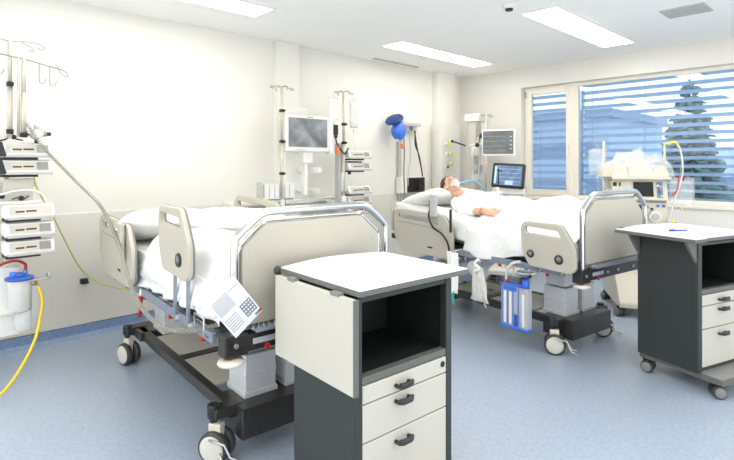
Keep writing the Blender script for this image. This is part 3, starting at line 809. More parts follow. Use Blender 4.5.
for (z, lb, dr) in ((1.445,'topmost white infusion pump on the tower at the left edge',True), (1.335,'second infusion pump from the top of the left-edge tower',True)):
    pump(.72, -5.815, z, lb, G1, drive=dr)
for (z, lb, wp_) in ((1.050,'white infusion pump with pale keypad, uppermost of the lower three on the left-edge tower',True), (.935,'infusion pump in the middle of the lower three on the left-edge tower',False), (.820,'lowest infusion pump on the left-edge tower, just above the suction jar',False)):
    pump(.72, -5.80, z, lb, G1, white_pad=wp_)

def ivpole(x, y, z0, z1, label, group, hooks='ring', clamps=(), r=.013, ang=0):
    t = thing('infusion_pole', label, 'pole', (x, y, z0), ang, group)
    h = z1-z0
    MB().cyl((0,0,0), (0,0,h*.55), r*1.25, m='pole').cyl((0,0,h*.55), (0,0,h), r, m='pole').obj('pole', t)
    if hooks == 'ring':
        for s_ in (-1, 1):
            o = MB().tube([(0,0,h),(0,s_*.04,h+.012),(0,s_*.08,h+.002),(0,s_*.125,h+.0),(.012,s_*.135,h-.012),(.02,s_*.11,h-.020),(.012,s_*.085,h-.010)], .004, 'hook', seg=6); o.obj('bag_hook', t)
            o = MB().tube([(0,0,h),(s_*.04,0,h+.010),(s_*.09,0,h+.0),(s_*.10,.0,h-.02),(s_*.08,0,h-.028)], .004, 'hook', seg=6); o.obj('bag_hook', t)
    for z in clamps:
        MB().box(-.018, .026, -.018, .018, z-z0-.012, z-z0+.018, 'black').cyl((.02,0,z-z0+.003),(.05,0.01,z-z0+.003),.008,m='black').obj('clamp', t, bevel=.004)
    return t
# left tower supply column
t = thing('supply_tower', 'white medical supply tower at the left edge, fixed to the wall', 'equipment tower', (0, -6.05, 0))
MB().box(.0125, .60, -.25, .19, .32, 1.05, 'white').box(.015, .50, -.25, .20, 1.04, 1.31, 'white').box(.015,.45,-.22,.15,1.3,1.75,'white').obj('tower_body', t, bevel=.02)
MB().lathe((.55,.13,1.30), [(.10,0),(.11,.03),(.11,.42),(.09,.50),(.03,.53)], 'white').obj('rounded_cover', t)
MB().box(.60, .66, .20, .34, .30, .74, 'white').box(.45,.60,.18,.30,.30,.74,'white').obj('lower_panel', t, bevel=.008)
MB().box(.56, .60, .27, .29, .74, 1.60, 'white').box(.60,.66,.15,.42,1.25,1.28,'grey').box(.55,.62,.18,.42,1.15,1.25,'white').obj('pump_rack', t, bevel=.004)
t2 = ivpole(.70, -5.77, 1.56, 2.18, 'tall ivory infusion pole at the left edge, nearest the frame', 'infusion poles on the left-edge tower', hooks=None, clamps=(1.90,1.60))
o = MB().tube([(0,0,.615),(0,.10,.625),(-.0,.16,.62),(.0,.19,.60),(.0,.17,.585),(0,.15,.60)], .004, 'hook', seg=6).tube([(0,.06,.62),(0,.10,.60),(0,.13,.58),(0,.12,.565),(0,.10,.575)], .004, 'hook', seg=6); o.obj('bag_hook', t2)
o = MB().tube([(0,-.0,.615),(0,-.2,.64)], .004, 'hook', seg=6, smooth=False); o.obj('bag_hook', t2)
t2 = ivpole(.72, -5.70, 1.57, 2.08, 'second ivory infusion pole at the left edge, with a long hooked crossbar', 'infusion poles on the left-edge tower', hooks=None, clamps=(1.58,))
MB().cyl((.0,-.028,.0), (.0,-.028,.50), .009, m='pole').obj('guide_rod', t2)
MB().tube([(0,-.25,.53),(0,-.0,.50),(0,.22,.455)], .005, 'hook', seg=6, smooth=False).obj('crossbar', t2)
for y in (-.14, .085, .145, .215):
    z = .50-.2*max(0,y)+(.0 if y > 0 else .017)
    o = MB().tube([(0,y,z),(0,y,z-.10),(0,y+.006,z-.125),(0,y+.022,z-.128),(0,y+.034,z-.11),(0,y+.038,z-.095)] if y < .2 else [(0,y,z),(0,y+.03,z-.02),(0,y+.03,z-.045),(0,y-.01,z-.02),(0,y-.03,z+.03)], .004, 'hook', seg=6); o.obj('hook', t2)
# gas regulator
t = thing('gas_regulator', 'small grey and black pressure regulator on top of the left tower pumps', 'regulator', (.72, -5.63, 1.565))
MB().cyl((-.05,0,.03), (.03,0,.03), .035, m='grey').cyl((0,-.055,.03), (0,.055,.03), .018, m='steel').obj('regulator_body', t)
MB().cyl((0,0,.0), (0,0,-.03), .012, m='black').cyl((0,0,.06),(0,0,.085),.016,m='steel').cyl((0,.055,.03),(0,.08,.03),.012,m='black').obj('valve', t)
MB().cyl((.03,0,.03), (.036,0,.03), .028, m='frame').obj('gauge', t)
t = thing('cable_junction', 'black cable plugs and loops on top of the upper pump of the left tower', 'cable', (.70, -5.76, 1.54))
MB().tube([(0,-.08,0.0),(0,-.03,.015),(0,.0,.045),(0,.02,.02),(0,.06,.01)], .005, 'black').ball((0,.01,.03), .016, 'black').obj('plug_lead', t)
# handset with curled lead between pump groups
t = thing('connector_panel', 'white connector shelf with black plugs between the pump groups of the left tower', 'connector', (.66, -5.82, 1.145))
MB().box(0, .05, 0, .22, .0, .018, 'white').box(.0,.02,.02,.18,.018,.16,'creamL').obj('shelf', t, bevel=.004)
MB().cyl((.05,.02,.05),(.05,-.06,.05),.014,m='black').ball((.045,.11,.035),.016,'black').tube([(.05,.06,.03),(.06,.09,.04),(.06,.12,.03),(.06,.15,.05)],.004,'black').obj('plug', t)
MB().tube([(.05,-.04,.045),(.06,.06,.08),(.06,.16,.085),(.05,.23,.05),(.04,.25,-.02),(.04,.24,-.07)], .007, 'white').obj('white_lead', t)

# suction jar
t = thing('suction_canister', 'clear suction jar with a blue lid and red tubing on the left-edge tower', 'suction jar', (.74, -5.725, 0))
MB().lathe((0,0,.47), [(.050,0),(.058,.01),(.066,.19),(.068,.20)], 'frost', seg=28).obj('jar', t)
MB().lathe((0,0,.668), [(.074,0),(.080,.006),(.078,.016),(.03,.022)], 'blue', seg=28).obj('lid', t)
MB().cyl((0,-.035,.68), (0,-.035,.72), .018, m='blueb').cyl((0,.03,.68), (0,.03,.725), .014, m='blueb').cyl((0,.0,.68),(0,.0,.71),.03,m='blue').obj('lid_fitting', t)
MB().lathe((.0,.02,.345), [(.038,0),(.046,.012),(.047,.115),(.034,.125)], 'lens', seg=20).obj('lower_cup', t)
MB().box(-.05,.02,.06,.11,.34,.62,'grey').box(-.10,-.03,-.10,.10,.45,.47,'white').obj('jar_bracket', t, bevel=.004)
MB().tube([(0,-.16,.735),(0.0,-.10,.775),(0,-.02,.79),(0,.03,.76),(0,.03,.72)], .009, 'redtube').obj('red_tube', t)
MB().box(-.02,.05,.0,.16,.655,.667,'steel').box(-.02,.05,.145,.16,.655,.69,'steel').obj('metal_tray', t, bevel=.003)

def hose(name, pts, r, m, label, cat='hose', **k):
    o = MB().tube(pts, r, m, **k).obj(name); return tag(o, label, cat)
hose('yellow_hose', [(.70,-5.64,.65),(.76,-5.625,.60),(.78,-5.61,.52),(.80,-5.625,.42),(.84,-5.66,.30),(.90,-5.74,.17),(.98,-5.86,.06),(1.05,-6.05,.02)], .009, 'yellow', 'bright yellow hose curving down to the floor from the suction jar')
hose('earth_wire', [(.55,-5.62,1.35),(.50,-5.58,1.22),(.35,-5.45,1.0),(.14,-5.27,.66),(.06,-5.16,.50),(.10,-5.02,.40),(.25,-4.86,.36),(.50,-4.78,.39),(.72,-4.84,.50),(.80,-4.95,.62)], .005, 'ygreen', 'thin yellow-green wire hanging across the wall to the empty bed')
t = thing('wall_plug', 'black plug on the wall beside the yellow-green wire', 'plug', (.012, -5.17, .45))
MB().box(0, .05, -.03, .02, -.02, .02, 'black').cyl((.05,-.0,0), (.07,.02,-.01), .008, m='black').obj('plug_body', t, bevel=.005)
def coil(pts, R, turns, r):
    P = catmull([Vector(p) for p in pts], 40); n = len(P)
    L = [0]
    for a, b in zip(P, P[1:]): L.append(L[-1]+(b-a).length)
    out = []; N = turns*8; j = 0
    for i in range(N):
        s_ = L[-1]*i/(N-1)
        while j < n-2 and L[j+1] < s_: j += 1
        u = (s_-L[j])/max(1e-9, L[j+1]-L[j]); c = P[j].lerp(P[j+1], min(1, u)); t_ = (P[j+1]-P[j]).normalized()
        a = t_.orthogonal().normalized() if abs(t_.z) > .99 else Vector((0,0,1)).cross(t_).normalized(); b = t_.cross(a)
        th = i*2*PI/8
        out.append(c+a*math.cos(th)*R+b*math.sin(th)*R)
    return out
cp = [(.76,-5.69,1.66),(.82,-5.60,1.49),(.86,-5.44,1.29),(.98,-5.32,1.12),(1.30,-5.32,.93),(1.60,-5.36,.77),(1.84,-5.38,.66),(2.09,-5.36,.60),(2.29,-5.31,.62),(2.44,-5.25,.67)]
tag(MB().tube(coil(cp, .009, 170, .003), .0034, 'coil', seg=5, smooth=False).obj('coiled_cable'), 'long grey coiled cable drooping from the left tower to the empty bed', 'cable')
# pendant holder on bed 1 head rail
t = thing('bed_handset', 'cream hand control hung inside the head rail of the empty bed', 'handset', B1(-1.05,-.16,.80), rad(-4))
MB().box(-.02, .03, -.015, .012, 0, .22, 'cream').box(-.10,.03,-.015,.012,.2,.235,'cream').obj('handset_body', t, bevel=.008)

# ------------------------------------------------------------------ bay 1 at the wall
GP = 'infusion poles behind the empty bed'
ivpole(.45, -3.55, .95, 2.14, 'ivory infusion pole left of the blank grey monitor', GP, clamps=(1.91,1.61,1.30))
ivpole(.45, -2.75, .95, 2.17, 'ivory infusion pole right of the blank grey monitor, above the pumps', GP, clamps=(1.82,1.62))
t = thing('supply_rail', 'white wall-mounted medical supply rail with clamps behind the empty bed', 'supply unit', (0, -3.2, 0))
MB().box(.012, .16, -.75, .95, .93, 1.02, 'white').box(.16,.20,-.70,.90,.955,.99,'steel').obj('rail_body', t, bevel=.01)
MB().box(.07,.14,-.10,.20,1.02,2.0,'white').obj('mounting_column', t, bevel=.01)
for y in (-.35, .45): MB().box(.16,.47,y-.02,y+.02,.955,.985,'white').box(.43,.475,y-.025,y+.025,.93,1.05,'white').obj('support_arm', t, bevel=.006)
MB().box(.14,.50,.07,.11,1.30,1.36,'white').obj('support_arm', t, bevel=.006)
MB().box(.14,.5,.05,.09,1.1,1.14,'white').obj('support_arm', t, bevel=.006)
t = thing('patient_monitor', 'blank grey patient monitor with a white bezel behind the empty bed', 'monitor', (.47, -3.24, 1.70))
MB().box(-.06, .0, -.275, .275, -.185, .185, 'white').obj('bezel', t, bevel=.015)
MB().box(-.001, .003, -.243, .243, -.135, .155, 'screen').obj('screen', t)
MB().box(.0,.004,-.02,.06,.165,.172,'green').box(.0,.004,-.15,-.05,-.165,-.16,'grey').obj('indicator', t)
MB().box(-.06,-.0,.275,.335,-.20,.17,'white').obj('side_module', t, bevel=.01); MB().box(-.10,-.02,-.05,.08,-.30,-.16,'white').box(-.10,-.03,-.02,.02,-.62,-.28,'white').obj('monitor_arm', t, bevel=.01)
t = thing('syringe_rack', 'row of white plug-in modules on a dark rail, left of the monitor arm', 'module rack', (.45, -3.76, 1.04))
for i in range(6): MB().box(-.06, .0, .02+i*.058, .07+i*.058, .03, .165, 'white').obj('module', t, bevel=.005)
MB().box(-.07,.004,.0,.37,.0,.03,'white').box(.004,.010,.05,.34,.008,.02,'midgrey').obj('rail', t)
MB().box(-.01,.01,.09,.12,-.06,.0,'black').box(-.01,.01,.22,.25,-.06,.0,'black').obj('rail_foot', t)
MB().box(-.05,.0,-.04,.0,.02,.18,'creamL').box(.0,.004,-.03,-.01,.14,.165,'aqua').obj('end_module', t)
G2 = 'infusion pumps in the stack behind the empty bed'
for (z, lb) in ((1.455,'topmost white infusion pump of the stack behind the empty bed'), (1.325,'second infusion pump from the top of the stack behind the empty bed'), (1.065,'wider infusion pump low in the stack behind the empty bed, third from the top'), (.95,'lowest infusion pump of the stack behind the empty bed, at rail height'), (.845,'infusion pump seen through the bed\'s foot handle, below the stack')):
    pump(.47, -2.70, z, lb, G2, w_=.33, h_=.085)
t = thing('pump_stand', 'pale upright rack holding the stacked pumps behind the empty bed', 'rack', (.40, -2.80, .80))
MB().box(-.04,.03,.0,.08,.0,.82,'grey').box(-.40,-.04,.02,.06,.16,.2,'white').box(.03,.06,.03,.09,.30,.5,'white').obj('rack_body', t, bevel=.005)
MB().box(.03,.05,.09,.32,.61,.625,'black').box(.04,.06,.12,.15,.48,.61,'black',).cyl((.04,.05,.40),(.06,.05,.40),.012,m='black').obj('clamp', t)
t = thing('probe_handset', 'black probe hanging on its lead beside the right infusion pole', 'probe', (.47, -2.88, 1.70))
MB().box(-.012,.012,-.028,.028,.0,.11,'black').box(-.01,.01,-.018,.022,-.03,.0,'black').obj('probe_body', t, bevel=.006)
MB().tube([(0,0,-.02),(0,.02,-.09),(0,.09,-.17),(0,.14,-.19),(0,.18,-.13)], .008, 'black').obj('lead', t)
MB().box(-.01,.01,.01,.04,-.2,-.12,'orange').obj('orange_clip', t)
def ivbag(x, y, z, label, h=.2, w_=.11, m='bagp', g=None, hook=.04, rz=0):
    t = thing('infusion_bag', label, 'infusion bag', (x, y, z), rz, g)
    o = MB()
    def sf(s_):
        def fn(u, v):
            a, b = u*2-1, v*2-1; k = max(0, 1-a**4)**.5*max(0, 1-b**4)**.5
            return (s_*k*.018+wr(a, b, 2, .006*k, x*3), a*w_/2*(1-.12*(v < .15)), b*h/2-h/2)
        return fn
    o.grid(12, 16, sf(1), m); o.grid(12, 16, sf(-1), m); bmesh.ops.remove_doubles(o.bm, verts=o.bm.verts[:], dist=.002)
    o.obj('bag', t); MB().tube([(0,-.015,-.01),(0,0,hook),(0,.015,-.01)], .002, 'steel', seg=5).obj('hanger', t)
    MB().cyl((0,0,-h),(0,0,-h-.05),.008,m='frost').tube([(0,0,-h-.05),(0,.01,-h-.2),(0,.0,-h-.34)],.003,'frost',seg=5).obj('drip_line', t)
    return t
ivbag(.45, -2.89, 2.10, 'clear infusion bag hanging left of the right-hand pole behind the empty bed', .24, .12)
ivbag(.45, -2.60, 2.09, 'milky feeding bag hanging right of the right-hand pole behind the empty bed', .30, .13, m='frost')

# ------------------------------------------------------------------ bay 2 at the wall
t = thing('resuscitator_bag', 'bright blue resuscitator bag with a navy disc hanging on the left wall', 'resuscitator', (.20, -1.60, 1.82))
MB().ball((0,-.0,0), (.095,.10,.125), 'blueb', seg=20).obj('squeeze_bag', t)
MB().lathe((0,0,0), [(.02,0),(.145,.01),(.155,.03),(.14,.05),(.03,.06)], 'navy', seg=24).obj('reservoir_cap', t, xf=Matrix.Translation((-.02,-.05,.12)) @ Matrix.Rotation(rad(-22),4,Vector((-.72,.69,0))) @ Matrix.Rotation(rad(30),4,Vector((.69,.72,0))) @ Matrix.Scale(.78,4))
MB().cyl((.05,.03,.06),(.07,.05,.18),.022,m='frost').cyl((0,.03,-.11),(0,.05,-.17),.02,m='frost').cyl((.0,.02,-.13),(.03,-.06,-.13),.016,m='frost').obj('valve', t)
MB().cyl((0,.07,-.17),(0,.08,-.225),.024,m='orange').obj('orange_port', t)
t = thing('wall_rail', 'white wall rail with hanging hoses beside the blue resuscitator bag', 'rail', (0, -1.40, 0))
MB().box(.012,.05,-.02,.02,.75,1.93,'creamL').box(.012,.13,-.08,.33,1.90,1.94,'grey').box(.03,.10,.05,.13,1.88,1.95,'white').box(.03,.11,.2,.26,1.84,1.90,'grey').obj('rail', t, bevel=.004)
for (pts, m_) in (([(.10,-.02,1.9),(.12,.0,1.6),(.12,-.01,1.3),(.12,.0,1.0),(.13,-.06,.80),(.2,-.1,.7)], 'midgrey'), ([(.10,.10,1.88),(.12,.12,1.55),(.12,.08,1.30),(.12,.07,1.1)], 'steel'), ([(.10,.22,1.86),(.12,.26,1.6),(.12,.34,1.35),(.10,.40,1.2)], 'black'), ([(.10,.24,1.86),(.12,.22,1.65),(.12,.30,1.50),(.11,.38,1.24)], 'black')):
    MB().tube(pts, .009, m_, seg=7).obj('hose', t)
t = thing('wall_monitor', 'small black screen in a white case on the left wall, above the patient\'s pillow', 'monitor', (.12, -1.16, 1.11))
MB().box(-.10,-.005,-.30,.19,-.11,.11,'white').obj('case', t, bevel=.01)
MB().box(-.005,.0,-.18,.18,-.10,.10,'black').obj('bezel', t, bevel=.003)
MB().box(.0,.002,-.15,.15,-.075,.075,'screenk').obj('screen', t)
t = thing('medical_gas_unit', 'tall ivory wall panel with yellow and green gas outlets behind the patient', 'gas panel', (.12, -.66, .95))
MB().box(.0,.10,-.10,.34,.0,1.03,'wallw').obj('panel', t, bevel=.006)
for (y, z, m_) in ((-.02,.72,'yel'), (.08,.76,'black'), (.08,.58,'yel'), (.08,.44,'yel'), (-.02,.57,'grey'), (-.02,.40,'green'), (.08,.12,'midgrey')):
    MB().cyl((.14,y,z),(.155,y,z),.035,m='white').cyl((.155,y,z),(.17,y,z),.030 if m_ == 'yel' else .022,m=m_).obj('gas_outlet', t)
MB().cyl((.17,.08,.76),(.26,.26,.70),.010,m='black').obj('gas_probe', t)
t = thing('equipment_tower', 'white medical supply column with shelves and lamp arm behind the patient', 'equipment column', (.62, -.66, 0))
MB().box(-.02,.10,.0,.14,.25,2.0,'creamL').box(-.05,.14,-.06,.2,.25,.31,'white').obj('column', t, bevel=.01)
MB().box(-.06,.16,-.02,.30,1.96,2.06,'white').obj('head_unit', t, bevel=.01)
for (z0,z1,m_) in ((1.50,1.62,'white'),(1.30,1.38,'grey'),(1.18,1.25,'white')): MB().box(.05,.14,-.02,.12,z0,z1,m_).obj('module', t, bevel=.006)
MB().cyl((.12,.12,1.74),(.14,.12,1.80),.03,m='black').box(.10,.14,.1,.14,1.72,1.78,'black').obj('clamp', t)
MB().tube([(.12,.05,1.76),(.10,-.05,1.5),(.14,-.12,1.25),(.16,-.16,1.12)], .010, 'steel').tube([(.13,.08,1.74),(.16,.02,1.5),(.18,-.06,1.15)], .008, 'grey').obj('hose', t)
t = ivpole(.86, -.62, 1.0, 2.03, 'ivory infusion pole beside the patient, left of the wall-side monitor', None, clamps=(1.78,1.57))
MB().cyl((-.1,0,.02),(0,0,.02),.012,m='pole').cyl((-.1,0,.6),(0,0,.6),.012,m='pole').obj('bracket', t)
# column of vital monitor
A = rad(-38)
t = thing('patient_monitor', 'grey patient monitor with a running trace, mounted high beside the window', 'monitor', (1.18, -.85, 1.655), rad(-72))
MB().box(-.05,.0,-.205,.205,-.165,.165,'white').obj('bezel', t, bevel=.012)
s_ = MB().box(-.001,.002,-.187,.187,-.138,.148,'screen2').obj('screen', t)
o = MB()
for k in range(4): o.box(.002,.003,-.175,.10,.08-k*.060,.082-k*.060,'trace')
for k in range(4): o.box(.002,.003,.145,.172,.07-k*.05,.080-k*.05,'trace')
o.box(.002,.003,-.175,-.13,.122,.14,'blueb'); o.obj('trace_line', s_)
MB().box(-.10,-.05,-.03,.03,-.05,.05,'white').cyl((-.08,-.0,-.0),(-.16,-.40,-.02),.018,m='white').ball((-.03,-.27,-.02),.03,'black').obj('swing_arm', t)
# ventilator
t = thing('ventilator', 'white ventilator on a trolley with a tilted black-framed blue screen', 'ventilator', (1.42, -1.02, 0), rad(-68))
TL = Matrix.Translation((0,0,1.255)) @ Matrix.Rotation(rad(-14), 4, 'Y') @ Matrix.Rotation(rad(-3), 4, 'X')
MB().box(-.05,.0,-.19,.19,-.145,.155,'black').obj('screen_frame', t, bevel=.02, xf=TL)
s_ = MB().box(-.001,.003,-.155,.155,-.115,.12,'screenb').obj('screen', t, xf=TL)
o = MB()
for k in range(4): o.box(.003,.004,-.12,.14,.08-k*.05,.083-k*.05,'trace')
o.box(.003,.004,-.16,-.135,-.10,.11,'trace').box(.003,.004,-.03,.06,-.11,-.06,'trace'); o.obj('trace_line', s_, xf=TL)
MB().box(-.10,.0,-.19,.19,1.03,1.10,'white').box(-.26,-.02,-.17,.17,.78,1.03,'white').obj('control_body', t, bevel=.012)
MB().box(-.18,-.10,-.06,.06,.12,.80,'white').box(-.36,.08,-.22,.22,.085,.14,'white').obj('trolley', t, bevel=.01)
for (x, y) in ((-.32,-.18),(-.32,.18),(.05,-.18),(.05,.18)): caster(t, x, y, .4, r=.035, cream=False)
hose('breathing_hose', [(1.60,-2.34,1.17),(1.62,-2.28,1.20),(1.65,-2.17,1.225),(1.64,-2.04,1.225),(1.63,-1.9,1.17),(1.62,-1.77,1.09),(1.60,-1.55,1.0),(1.52,-1.25,.97),(1.46,-1.12,.97)], .012, 'cyan', 'translucent blue breathing hose running from the patient towards the ventilator')
t = thing('humidifier', 'small white and blue breathing-circuit humidifier beside the patient\'s chest', 'humidifier', B2(-1.32,.93,1.02))
MB().box(-.04,.04,-.04,.04,.0,.09,'white').cyl((0,0,.09),(0,0,.13),.025,m='frost').box(.04,.045,-.015,.015,.02,.06,'blueb').cyl((.0,0,.0),(0,0,-.4),.012,m='steel').obj('humidifier_body', t, bevel=.006)
MB().cyl((0,.03,.14),(0,.03,.30),.007,m='black').ball((0,.03,.31),.014,'black').ball((.03,.03,.30),.012,'black').obj('probe', t)
# bed 2 handset on rail with black cable
t = thing('bed_handset', 'light grey hand control clipped over the near rail of the patient\'s bed', 'handset', B2(-1.13,-.155,.92), rad(-8))
MB().box(-.045,.035,-.014,.012,.0,.20,'grey').box(-.055,-.035,-.014,.012,.03,.15,'black').obj('handset_body', t, bevel=.008)
MB().tube([(-.05,-.01,.05),(-.04,-.02,-.02),(.02,-.02,-.10),(.12,-.03,-.13),(.20,-.03,-.20),(.22,-.02,-.30)], .009, 'black').obj('cable', t)
MB().box(.195,.212,.0,.015,-.12,.08,'black').obj('strap', t)

# ------------------------------------------------------------------ things hanging on bed 2
t = thing('drainage_unit', 'clear chest drainage unit with blue columns hanging on the patient\'s bed', 'drainage unit', B2(-.22,-.155,0), rad(-8.3))
MB().box(-.125,.115,-.03,.03,.17,.475,'lens').obj('case', t, bevel=.006)
MB().box(-.135,.12,-.036,.036,.155,.175,'blueb').obj('base', t, bevel=.004); MB().box(-.13,.06,-.034,.034,.475,.49,'blueb').obj('top_cover', t, bevel=.004)
o = MB()
for x in (-.115,-.065,-.015,.035): o.box(x,x+.007,-.034,-.0305,.18,.46,'blueb')
o.box(.0,.03,-.034,-.031,.18,.27,'blue').box(-.10,.02,-.034,-.031,.44,.47,'blueb'); o.obj('blue_column', t)
o = MB()
for x in (-.095,-.045,.07): o.box(x,x+.022,-.033,-.0305,.19,.43,'white')
o.obj('scale_strip', t)
MB().cyl((.08,0,.475),(.08,0,.54),.03,.022,m='blueb').cyl((-.10,0,.48),(-.10,0,.51),.014,m='red').obj('port', t)
MB().tube([(-.10,0,.50),(-.09,-.0,.58),(-.04,.0,.64),(.02,.02,.66)], .011, 'frost').tube([(-.05,.0,.49),(-.05,.035,.62)], .004, 'steel').obj('tube', t)
t = thing('urine_bag', 'crumpled white drainage bag hanging on the patient\'s bed, left of the blue unit', 'drainage bag', B2(-.60,-.155,0), rad(-8.3))
o = MB()
o.grid(14, 18, lambda u, v: ((u-.5)*(.10+.09*v)+.02*v, -.012*math.sin(u*PI)-.02*wr(u, v, 4, 1, 2), .56-.28*v), 'frost')
q = o.obj('bag', t); q.modifiers.new('s', 'SOLIDIFY').thickness = .01
MB().tube([(0,0,.62),(-.03,-.01,.58),(.03,-.02,.55),(-.02,-.02,.52)], .012, 'linen').box(-.03,.03,-.01,.02,.57,.60,'bluerail').tube([(0,.0,.56),(.01,.01,.62)],.006,'steel').obj('hanger', t)
MB().tube([(-.04,0,.30),(-.05,0,.24)], .006, 'blueb').tube([(.06,0,.28),(.08,0,.24)], .006, 'frost').obj('drain_port', t)
t = thing('cloth_towel', 'white towel with a teal edge hanging beside the foreground cabinet', 'towel', B2(-.80,-.26,0), rad(-8))
o = MB(); o.grid(10, 20, lambda u, v: ((u-.5)*.12, .02*math.sin(u*7+v*2), .66-.34*v), 'linen'); q = o.obj('cloth', t); q.modifiers.new('s','SOLIDIFY').thickness = .01
o = MB(); o.grid(6, 8, lambda u, v: (-.03+u*.06, .02*math.sin(u*3)-.004, .34-.12*v), 'teal'); q = o.obj('teal_edge', t); q.modifiers.new('s','SOLIDIFY').thickness = .01
MB().tube([(0,.0,.65),(0,.10,.67),(0,.19,.64)], .007, 'steel').obj('hook', t)
o = MB()
t = thing('kidney_bowl', 'shallow chrome holder with blue tubing on the rail beside the drainage unit', 'holder', B2(-.12,-.20,.575), rad(-8))
MB().lathe((0,0,0), [(.03,0),(.055,.02),(.062,.03),(.05,.03)], 'steel').obj('bowl', t)
MB().tube([(.05,0,.02),(.08,.04,.03),(.05,.10,.04)], .006, 'steel').tube([(-.05,0,.03),(.0,-.03,.045),(.06,.0,.04)], .006, 'bluerail').obj('bracket', t)
t = thing('fluid_bag', 'blue-grey cloth bag bunched under the rail of the patient\'s bed', 'bag', B2(-.85,-.09,.40), rad(-8))
MB().ball((0,.06,.06), (.13,.05,.09), 'bluerail', seg=14).ball((.10,.05,.10), (.08,.04,.07), 'frost', seg=12).tube([(0,.06,.12),(0,.04,.21)],.01,'steel').obj('bag_body', t)

# laminated chart on bed 1
t = thing('instruction_sheet', 'laminated instruction sheet with printed tables hanging at an angle from the empty bed', 'paper sheet', B1(.30,-.052,.80), rad(-4.1))
RX = Matrix(((0,-1,0,0),(-.79,0,.613,0),(-.613,0,-.79,0),(0,0,0,1)))
RX = RX @ Matrix.Scale(.70, 4)
RXS = RX
MB().box(-.11,.11,-.002,.0,-.155,.155,'paper').obj('sheet', t, xf=RX)
RX = RX @ Matrix.Rotation(PI, 4, 'Y')
o = MB()
o.box(.02,.10,-.0035,-.002,-.115,-.02,'inkd'); o.box(.02,.10,-.0035,-.002,.10,.103,'inkd')
for k in range(6): o.box(-.10,-.01,-.0035,-.002,-.12+k*.017,-.113+k*.017,'ink')
for k in range(9): o.box(-.10,.015,-.0035,-.002,.01+k*.012,.016+k*.012,'ink')
o.obj('printed_text', t, xf=RX)
o = MB()
for k in range(4):
    for j in range(4): o.box(.028+j*.018,.038+j*.018,-.0045,-.0035,-.105+k*.022,-.095+k*.022,'paper')
o.obj('printed_key', t, xf=RX)
MB().box(.09,.115,-.0036,-.002,-.148,-.132,'red').box(.065,.09,-.0036,-.002,-.148,-.132,'inkd').obj('printed_mark', t, xf=RX)
MB().tube([(0,.0,.12),(-.03,.01,.13),(-.09,.03,.10)], .003, 'steel').obj('clip', t)

# ------------------------------------------------------------------ dialysis machine
t = thing('dialysis_machine', 'cream dialysis machine on wheels under clear plastic, in front of the window', 'dialysis machine', (2.90, -1.15, 0), rad(-58))
# local: x to the viewer (front), y to the viewer's right
MB().box(-.30,.0,-.24,.24,.42,1.05,'offwhite').obj('cabinet_body', t, bevel=.015)
MB().prism([(-.30,-.24,1.05),(.02,-.24,1.05),(-.03,-.24,1.245),(-.30,-.24,1.245)], (0,.48,0), 'offwhite').obj('screen_head', t, bevel=.01)
TT = Matrix.Translation((-.004,0,1.15)) @ Matrix.Rotation(rad(-14), 4, 'Y')
s_ = MB().box(-.0,.006,-.055,.115,-.065,.075,'screenk').obj('screen', t, xf=TT)
o = MB().box(.0,.006,.145,.195,-.075,.075,'screenb'); k_ = o.obj('key_strip', t, xf=TT)
o = MB()
for (y, z, m_) in ((.155,.04,'white'),(.18,.03,'aqua'),(.16,.0,'red'),(.175,-.04,'green'),(.185,-.06,'yel'),(.165,-.02,'navy')): o.cyl((.006,y,z),(.009,y,z),.010,m=m_)
o.obj('key', k_, xf=TT)
MB().box(.0,.006,-.235,-.20,1.09,1.22,'black').box(.0,.006,-.18,-.165,1.09,1.22,'black').obj('side_slot', t, xf=Matrix.Translation((-.02,0,0)))
MB().box(-.34,.04,-.25,.26,1.245,1.275,'offwhite').obj('top_deck', t, bevel=.01)
def hood(y0, y1, h, nm):
    o = MB(); n = 12; pts = []
    for k in range(n+1):
        a = PI*k/n; pts.append(((y0+y1)/2-(y1-y0)/2*math.cos(a), 1.27+h*math.sin(a)**.8))
    o.prism([(-.28, a, b) for a, b in pts], (.27,0,0), 'offwhite'); o.obj(nm, t, bevel=.006)
hood(-.33,-.10,.15,'pump_cover'); hood(-.10,.12,.175,'pump_cover'); hood(.11,.25,.11,'pump_cover')
o = MB()
def fn(u, v):
    a = u*2-1; b = v*2-1; k = (max(0, 1-a**4)*max(0, 1-b**4))**.5
    return (-.15+b*.20, .02+a*.27, 1.275+k*.20+wr(a, b, 1.8, .12*k, 3)+wr(a, b, 5, .05*k, 5))
o.grid(30, 24, fn, 'bagp'); o.obj('plastic_cover', t)
for y in (-.15,):
    MB().box(.0,.02,y+.12,y+.17,.86,1.01,'purple').obj('cartridge', t, bevel=.004)
MB().cyl((0,.12,.90),(.05,.12,.90),.05,m='white').cyl((.05,.12,.90),(.06,.12,.90),.035,m='grey').cyl((0,.0,.86),(.03,.0,.86),.03,m='grey').box(0,.015,-.05,.22,1.03,1.045,'midgrey').obj('pump_rotor', t)
for (y, z, m_) in ((.0,.98,'black'),(.06,.99,'midgrey'),(.10,.97,'black'),(.15,1.0,'blueb'),(.20,1.0,'blue')): MB().cyl((0,y,z),(.02,y,z),.012,m=m_).obj('connector', t)
MB().cyl((-.1,-.30,.6),(-.1,-.30,1.62),.012,m='pole').box(-.12,-.08,-.3,-.2,.7,.73,'offwhite').box(-.12,-.08,-.3,-.2,1.0,1.03,'offwhite').obj('side_pole', t)
MB().cyl((-.1,.24,1.2),(-.1,.24,1.60),.010,m='pole').box(-.12,-.08,.2,.25,1.2,1.25,'offwhite').obj('side_pole', t)
